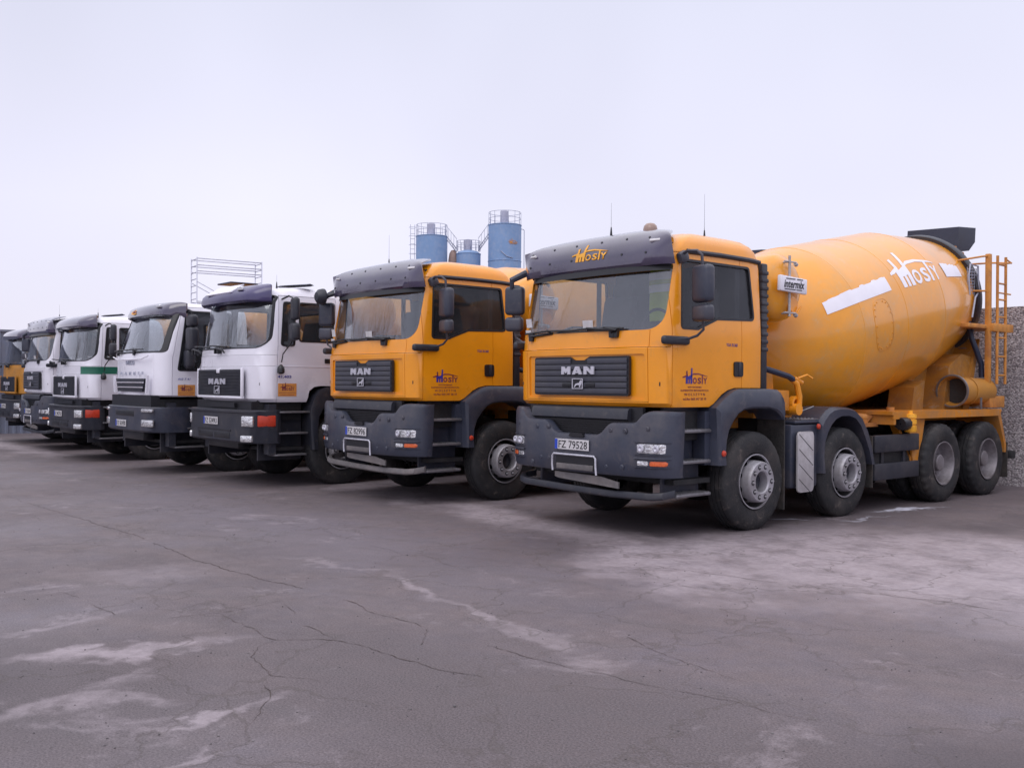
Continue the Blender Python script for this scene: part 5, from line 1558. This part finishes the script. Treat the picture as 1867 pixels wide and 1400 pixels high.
for k, (p, w0) in enumerate([([(-7.2,-4.1),(-5,-4.0),(-2.5,-3.85),(-.8,-3.9),(.28,-3.83),(1.16,-3.68),(2.0,-3.7),(2.76,-3.63),(3.65,-3.51),(4.4,-3.35),(5.0,-3.2)],.022),
    ([(-.3,-5.2),(1.08,-5.09),(1.2,-4.5),(1.12,-4.0),(1.16,-3.68)],.014), ([(1.2,-4.5),(1.6,-4.55),(2.03,-4.55),(2.28,-4.24),(2.6,-4.2),(3.16,-4.13),(3.7,-3.9)],.018),
    ([(1.2,-4.06),(1.7,-4.2),(2.28,-4.24)],.016), ([(.28,-3.83),(.6,-3.4),(.9,-2.9),(1.2,-2.3)],.012), ([(2.03,-4.55),(2.3,-4.8),(2.7,-4.9),(3.0,-4.7)],.012),
    ([(2.4,-3.66),(2.7,-3.9),(3.16,-4.13)],.014), ([(.27,-1.05),(1.6,-.95),(2.6,-.75),(3.22,-.59),(4.0,-.3),(4.9,-.1),(6,.3)],.016), ([(2.3,-2.4),(2.9,-2.6),(3.6,-2.9),(4.4,-3.0)],.013),
    ([(3.3,-5.3),(3.0,-5.05),(2.7,-4.9)],.012), ([(-3.5,-2.4),(-1.8,-2.2),(0,-2.3),(1.2,-2.3)],.01)]):
    crack(bm, p, w0, k+1)
me = bpy.data.meshes.new('cracks'); bm.to_mesh(me); bm.free()
tag(link('pavement_cracks', me, ['crack']), kind='structure')

# loose grit
def grit():
    rnd = random.Random(3); bm = bmesh.new()
    M4 = []
    for _ in range(1500):
        u = rnd.random(); dd = 1.6+10*u*u; an = YAW+rnd.uniform(-.62,.62)
        x = 7.45-math.sin(an)*dd*1.0; y = -7.23+math.cos(an)*dd
        if y > -.6: continue
        M4.append((x,y,rnd.uniform(.0018,.006)*(1+.6*(rnd.random()>.97))))
    for x, y, s in M4:
        r = bmesh.ops.create_icosphere(bm, subdivisions=1, radius=s)
        for v in r['verts']:
            v.co = Vector((v.co.x*rnd.uniform(.7,1.3),v.co.y*rnd.uniform(.7,1.3),v.co.z*rnd.uniform(.5,.9)))+Vector((x,y,gz(x)+s*.4))
    me = bpy.data.meshes.new('grit'); bm.to_mesh(me); bm.free(); return me
M['grit'] = mat('grit', (.10,.09,.095), .9, nscale=40, namt=.6, dust=(.35,.32,.33,.8))
tag(link('loose_gravel', grit(), ['grit']), kind='stuff')

# exposed-aggregate wall behind the row
def pebble_mat():
    m = mat('pebble_dash', (.30,.27,.28), .9); t = m.node_tree; b = t.nodes['Principled BSDF']; N = t.nodes.new; L = t.links.new
    co = N('ShaderNodeTexCoord'); v = N('ShaderNodeTexVoronoi'); v.inputs['Scale'].default_value = 38; L(co.outputs['Object'], v.inputs['Vector'])
    n = N('ShaderNodeTexNoise'); n.inputs['Scale'].default_value = 1.3; n.inputs['Detail'].default_value = 7; L(co.outputs['Object'], n.inputs['Vector'])
    cr = N('ShaderNodeValToRGB'); L(v.outputs['Color'], cr.inputs[0]); e = cr.color_ramp.elements
    e[0].position = .15; e[0].color = (.17,.155,.165,1); e[1].position = .9; e[1].color = (.60,.56,.58,1); x = e.new(.5); x.color = (.36,.325,.345,1)
    mx = N('ShaderNodeMix'); mx.data_type = 'RGBA'; mx.blend_type = 'MULTIPLY'; mx.inputs[0].default_value = .5; L(cr.outputs[0], mx.inputs[6])
    c2 = N('ShaderNodeValToRGB'); L(n.outputs['Fac'], c2.inputs[0]); c2.color_ramp.elements[0].color = (.75,.72,.75,1); c2.color_ramp.elements[0].position = .3; c2.color_ramp.elements[1].position = .65; L(c2.outputs[0], mx.inputs[7])
    L(mx.outputs[2], b.inputs['Base Color'])
    bp = N('ShaderNodeBump'); bp.inputs['Strength'].default_value = .7; bp.inputs['Distance'].default_value = .02; bp.invert = True; L(v.outputs['Distance'], bp.inputs['Height']); L(bp.outputs[0], b.inputs['Normal'])
    return m
M['pebble'] = pebble_mat()
wl = MB()
wl.bb(-25.3,22,8.75,8.90,-.12,2.86,.01); 
for k in range(8): wl.bb(-25+6*k,-24.8+6*k,8.90,9.1,-.1,2.9)
wall = link('boundary_wall', wl.mesh('wall'), ['pebble']); tag(wall, 'long pebble-faced concrete wall behind the parked mixers', 'wall')
# corrugated fence at the far left
def fence_mb():
    b = MB(); p = []; y = -16.0
    while y < 8.6:
        p += [(-25.50,y),(-25.50,y+.10),(-25.465,y+.13),(-25.465,y+.19),(-25.50,y+.22)]; y += .22
    q = p+[(-25.53,p[-1][1]),(-25.53,p[0][1])]
    b.prism(q,'z',-.12,3.06); b.bb(-25.56,-25.44,-16,8.6,3.06,3.13); return b
tag(link('corrugated_fence', fence_mb().mesh('fence'), ['fence']), 'tall blue-grey corrugated steel fence at the far end of the yard', 'fence')

# ---------------------------------------------------------------- silos
def pos(u, v, depth):      # a point of the yard as surveyed: bearing and distance from the survey point
    return None
def railing(b, r, z, h, n=14, rr=.022):
    for k in range(n):
        t = 2*math.pi*k/n; b.cyl((r*math.cos(t),r*math.sin(t),z),(r*math.cos(t),r*math.sin(t),z+h),rr,6)
    for zz in (z+h,z+h*.55):
        b.tube([(r*math.cos(2*math.pi*k/28),r*math.sin(2*math.pi*k/28),zz) for k in range(29)],rr,6,cap=False)
def silo(label, x, y, r, ztop, vent_r, vent_h, rail_h, domed=False):
    T = thing('cement_silo', label, 'silo', (x,y,-.1), YAW, 'blue cement silos behind the yard')
    b = MB(); pr = [(4.6,.01),(4.6,.3),(7.0,r),(ztop-.35 if domed else ztop-.06,r)]
    pr += [(ztop-.12,r*.8),(ztop,r*.45),(ztop,.01)] if domed else [(ztop-.03,r*.98),(ztop,r*.5),(ztop+.02,.01)]
    b.lathe(pr,'z',48); link('silo_body', smooth(b.mesh('sb'),20), ['silo'], T)
    b = MB()
    for zz in ((ztop-.08) if not domed else (ztop-.38), ztop-3.45, ztop-6.9):
        if zz > 7: b.lathe([(zz,r-.01),(zz,r+.03),(zz+.07,r+.03),(zz+.07,r-.01)],'z',48,close=True)
    [link('hoop', m_, ['silo'], T) for m_ in islands(b.mesh('hoop'))]
    b = MB()
    for k in range(4):
        t = math.pi/4+math.pi/2*k; b.cyl((r*.9*math.cos(t),r*.9*math.sin(t),0),(r*.9*math.cos(t),r*.9*math.sin(t),7.2),.12,8)
    link('silo_legs', b.mesh('legs'), ['rail'], T)
    b = MB(); b.lathe([(ztop-.1,vent_r),(ztop+vent_h,vent_r),(ztop+vent_h+.08,vent_r*.6),(ztop+vent_h+.14,.01)],'z',24,(-.05,0,0))
    link('vent_filter', smooth(b.mesh('v')), ['silo_metal'], T)
    b = MB(); railing(b, r*.97, ztop-.1, rail_h); link('railing', b.mesh('r'), ['rail'], T)
    return T
SA_ = silo('left blue silo with the caged ladder up its side', -66.3, 44.96, 1.47, 15.4, .37, 1.15, 1.15)
SB_ = silo('small low blue silo in the middle of the three', -64.1, 47.6, 1.15, 14.1, .40, .95, .95, True)
SC_ = silo('tallest blue silo, the right one with an orange emblem', -61.9, 50.2, 1.55, 16.5, .39, 1.3, 1.25)
b = MB()
for xx in (-2.0,-1.6): b.cyl((xx,0,4),(xx,0,16.5),.025,6)
for k in range(20): b.cyl((-2.0,0,7+k*.48),(-1.6,0,7+k*.48),.02,6)
for k in range(11):
    b.tube([(-1.8+.33*math.cos(t),-.33*math.sin(t)-.1,8+k*.82) for t in [math.pi*j/8 for j in range(9)]],.02,5)
link('caged_ladder', b.mesh('cl'), ['rail'], SA_)
b = MB(); b.cyl((1.82,0,4),(1.82,0,16.0),.035,8); b.tube([(1.82,0,16),(1.75,0,16.1),(1.5,0,16.15)],.035,8); link('filling_pipe', b.mesh('fp'), ['rail'], SC_)
b = MB(); b.tube([(-.35,-1.58,13.9),(.2,-1.6,13.4),(.75,-1.42,13.25)],.04,6); link('cable', b.mesh('cb'), ['rail'], SC_)
a, b_, c = logo_parts(1.0)
link('silo_emblem', place([a,b_]+c, lambda x,y,h: (1.575*math.sin((x-.1+.25)/1.55+.12)+0, -1.575*math.cos((x-.1+.25)/1.55+.12)-h, 14.55+y), .01, 1, .15), ['sticker'], SC_)
def stair(P, Q, T):
    b = MB(); P, Q = Vector(P), Vector(Q)
    for dz in (0,.32): b.cyl(P+Vector((0,0,dz)), Q+Vector((0,0,dz)), .045, 6)
    for k in range(9):
        q = P.lerp(Q, k/8); b.cyl(q, q+Vector((0,0,.32)), .03, 5)
    for dz in (1.25,): b.cyl(P+Vector((0,0,dz)), Q+Vector((0,0,dz)), .025, 6)
    for k in (0,2,4,6,8): q = P.lerp(Q,k/8); b.cyl(q, q+Vector((0,0,1.25)), .02, 5)
    o = link('stair', b.mesh('st'), ['rail'], T); return o
stair((1.3,-.3,15.2),(2.35,-.3,13.9),SA_); stair((-1.35,-.3,15.55),(-2.45,-.3,14.0),SC_)
T = thing('brown_silo', 'narrow brown silo between the left and middle blue silos', 'silo', (-65.0,46.5,-.1), YAW)
b = MB(); b.lathe([(4,.01),(5.5,.45),(13.2,.45),(13.8,.36),(14.1,.18),(14.15,.01)],'z',28,(-.0,0,0)); link('silo_body', smooth(b.mesh('bs')), ['silo_brown'], T)
b = MB()
for k in range(3): b.cyl((.38*math.cos(2.1*k),.38*math.sin(2.1*k),0),(.38*math.cos(2.1*k),.38*math.sin(2.1*k),5.6),.06,6)
link('silo_legs', b.mesh('bl'), ['rail'], T)

# ---------------------------------------------------------------- scaffold tower
def scaffold():
    T = thing('scaffold_tower', 'thin steel scaffold tower standing behind the white mixers', 'scaffold', (-35.2,11.35,-.1), YAW+R(34))
    Lh, Wh, H = 1.5, .45, 7.28
    b = MB()
    for sx in (-1,1):
        for sy in (-1,1): b.cyl((sx*Lh,sy*Wh,0),(sx*Lh,sy*Wh,H),.03,8)
    link('scaffold_posts', b.mesh('sp'), ['scaffold'], T)
    b = MB()
    for sx in (-1,1):
        z = .3
        while z < H: b.cyl((sx*Lh,-Wh,z),(sx*Lh,Wh,z),.022,6); z += .30
    link('frame_rungs', b.mesh('sr'), ['scaffold'], T)
    b = MB()
    for sy in (-1,1):
        for z in (H-.05,H-.35,H-.62,H-2.0): b.cyl((-Lh,sy*Wh,z),(Lh,sy*Wh,z-.0),.024,6)
        b.cyl((-Lh,sy*Wh,H-1.1),(Lh,sy*Wh,H-2.6),.02,6); b.cyl((Lh,sy*Wh,H-2.6),(-Lh,sy*Wh,H-4.2),.02,6)
    link('braces', b.mesh('sbr'), ['scaffold'], T)
    b = MB(); b.bb(-Lh,Lh,-Wh,Wh,H-2.1,H-2.05); link('platform', b.mesh('pl'), ['scaffold'], T)
scaffold()

# ---------------------------------------------------------------- bare winter trees across the yard (they show in the windscreens)
def bare_tree(x, y, h, seed, label):
    rnd = random.Random(seed); T = thing('bare_tree', label, 'tree', (x,y,-.05), 0, 'bare trees across the yard')
    tr = MB(); br = MB()
    def grow(p, d, ln, r, lev, tgt):
        pts = [p]; n = 4; q = p.copy(); dd = d.copy()
        for i in range(n):
            dd = (dd+Vector((rnd.uniform(-.18,.18),rnd.uniform(-.18,.18),rnd.uniform(-.02,.16)))).normalized(); q = q+dd*ln/n; pts.append(q.copy())
        tgt.tube(pts, r, 6 if lev < 2 else 4, cap=False, rad=[r*(1-.55*i/n) for i in range(n+1)])
        if lev >= 4: return
        k = (5,4,4,3)[lev]
        for j in range(k):
            i = 1+int((j+.7)/k*(n-.01)); i = min(i,n); a = rnd.uniform(0,6.28)
            side = Vector((math.cos(a),math.sin(a),rnd.uniform(.3,1.0))).normalized()
            grow(pts[i], (dd*.5+side).normalized(), ln*rnd.uniform(.5,.72), r*(1-.5*i/n)*.6, lev+1, br)
    grow(Vector((0,0,0)), Vector((0,0,1)), h*.5, h*.018, 0, tr)
    link('trunk', tr.mesh('tr'), ['bark'], T); link('crown', br.mesh('cr'), ['bark'], T)
bare_tree(-23,-18.5,13,1,'bare tree across the yard, mirrored in the windscreens')
for k, (x, y, h) in enumerate([(-29,-23,12),(-31,-15,13),(-36,-20,14),(-18,-25,11),(-42,-15,12)]):
    bare_tree(x, y, h, k+2, 'bare tree across the yard, mirrored in the windscreens')

# ================================================================ the row of mixers
G = 'concrete mixers parked in a row'
T1 = truck_a('nearest yellow mixer, yellow lettering on its dark sun visor, plate FZ 79528', (0,0,0), plate_text='FZ 79528', visor_logo=True, model_text='TGA 35.360', ants=((.02,.45,3.2,.38),(.86,1.02,3.13,.50)), beacon=True, group=G)
add_mixer(T1)
T2 = truck_a('second yellow mixer from the right, plain dark visor and muddy underrun bar, plate FZ 82996', (-3.7,-.46,0), plate_text='FZ 82996', model_text='TGA 35.360', barmat='muddy', rim='rim_dirty', ants=((-.3,.6,3.2,.45),), group=G, pod=True)
add_mixer(T2, teal=True, logo=False, gear=True).location = (0,.48,.02)
T3 = truck_b('white mixer with a violet sun visor, beside the second yellow mixer', (-6.80,-1.17,0), visor='visor_blue', plate_text='FZ 5249U', model_text='41.403', sign=True, ants=((.78,.6,2.98,.22),), group=G)
add_mixer(T3, logo=False, plaque=False, gear=False)
T4 = truck_c('white mixer with three grille slots and black windscreen surround', (-9.86,-1.5,-.04), group=G)
add_mixer(T4, logo=False, plaque=False, gear=False)
T5 = truck_b('white mixer with a dark green stripe round its cab', (-14.15,-1.43,-.1), plate_text='FZ 4K710', stripe=True, sticker=False, ants=((.7,.5,2.98,.2),), group=G)
add_mixer(T5, logo=False, plaque=False, gear=False)
T6 = truck_a('white mixer with grey slatted grille and silver tow frame, far along the row', (-17.9,-1.13,-.1), paint='white', plate_text='FZ 81304', door_logo=False, ants=((.1,.6,3.18,.35),), group=G)
add_mixer(T6, logo=False, plaque=False, gear=False)
T7 = truck_b('farthest mixer with a dull orange cab, at the left end by the fence', (-21.0,-1.0,-.1), paint='dull_yellow', plate_text='FZ 2C915', sticker=False, group=G)
add_mixer(T7, logo=False, plaque=False, gear=False)

def wing(x0, x1, y, z0, z1):
    b = MB(); rs = []
    for t in (0,.15,.5,.85,1):
        w_ = .05+.11*math.sin(math.pi*min(1,t*.9+.05)); x = x0+(x1-x0)*t; z = z0+(z1-z0)*t
        rs.append([(x,y-w_,z),(x,y,z+.022),(x,y+w_,z),(x,y,z-.022)])
    return smooth(b.rings(rs).mesh('wing'))
link('roof_wing', wing(.10,1.09,1.0,3.09,3.045), ['hopper'], T3)
link('roof_wing', wing(-.53,.66,1.0,3.10,3.07), ['hopper'], T5)
b = MB(); b.bb(-.3,.3,1.75,2.3,3.44,3.47,.01); b.cyl((0,2.1,3.0),(0,2.1,3.45),.03,8); link('splash_guard', b.mesh('sg'), ['hopper'], T4)

# hi-vis vest hung behind the driver's seat of the nearest mixer
v = thing('safety_vest', 'hi-vis vest with bright reflective bands hanging inside the nearest cab', 'vest', (.50,.78,2.27))
def vest():
    b = MB(); rs = []
    for z, w_, d in ((0,.20,.05),(.12,.20,.06),(.28,.19,.055),(.46,.20,.05),(.58,.19,.04),(.63,.10,.03)):
        rs.append([(w_*math.cos(t)*(1+.04*math.sin(5*t+z*9)), d*math.sin(t)*(1+.15*math.sin(4*t)), z) for t in [2*math.pi*k/28 for k in range(28)]])
    return b.rings(rs)
def vest_band():
    b = MB()
    for z in (.31,.445):
        b.rings([[((.205)*math.cos(t), .066*math.sin(t), zz) for t in [2*math.pi*k/28 for k in range(28)]] for zz in (z,z+.085)], cap0=False, cap1=False)
    return b
link('vest_fabric', smooth(vest().mesh('vest')), ['hivis'], v); link('reflective_band', smooth(vest_band().mesh('vb')), ['reflective'], v)
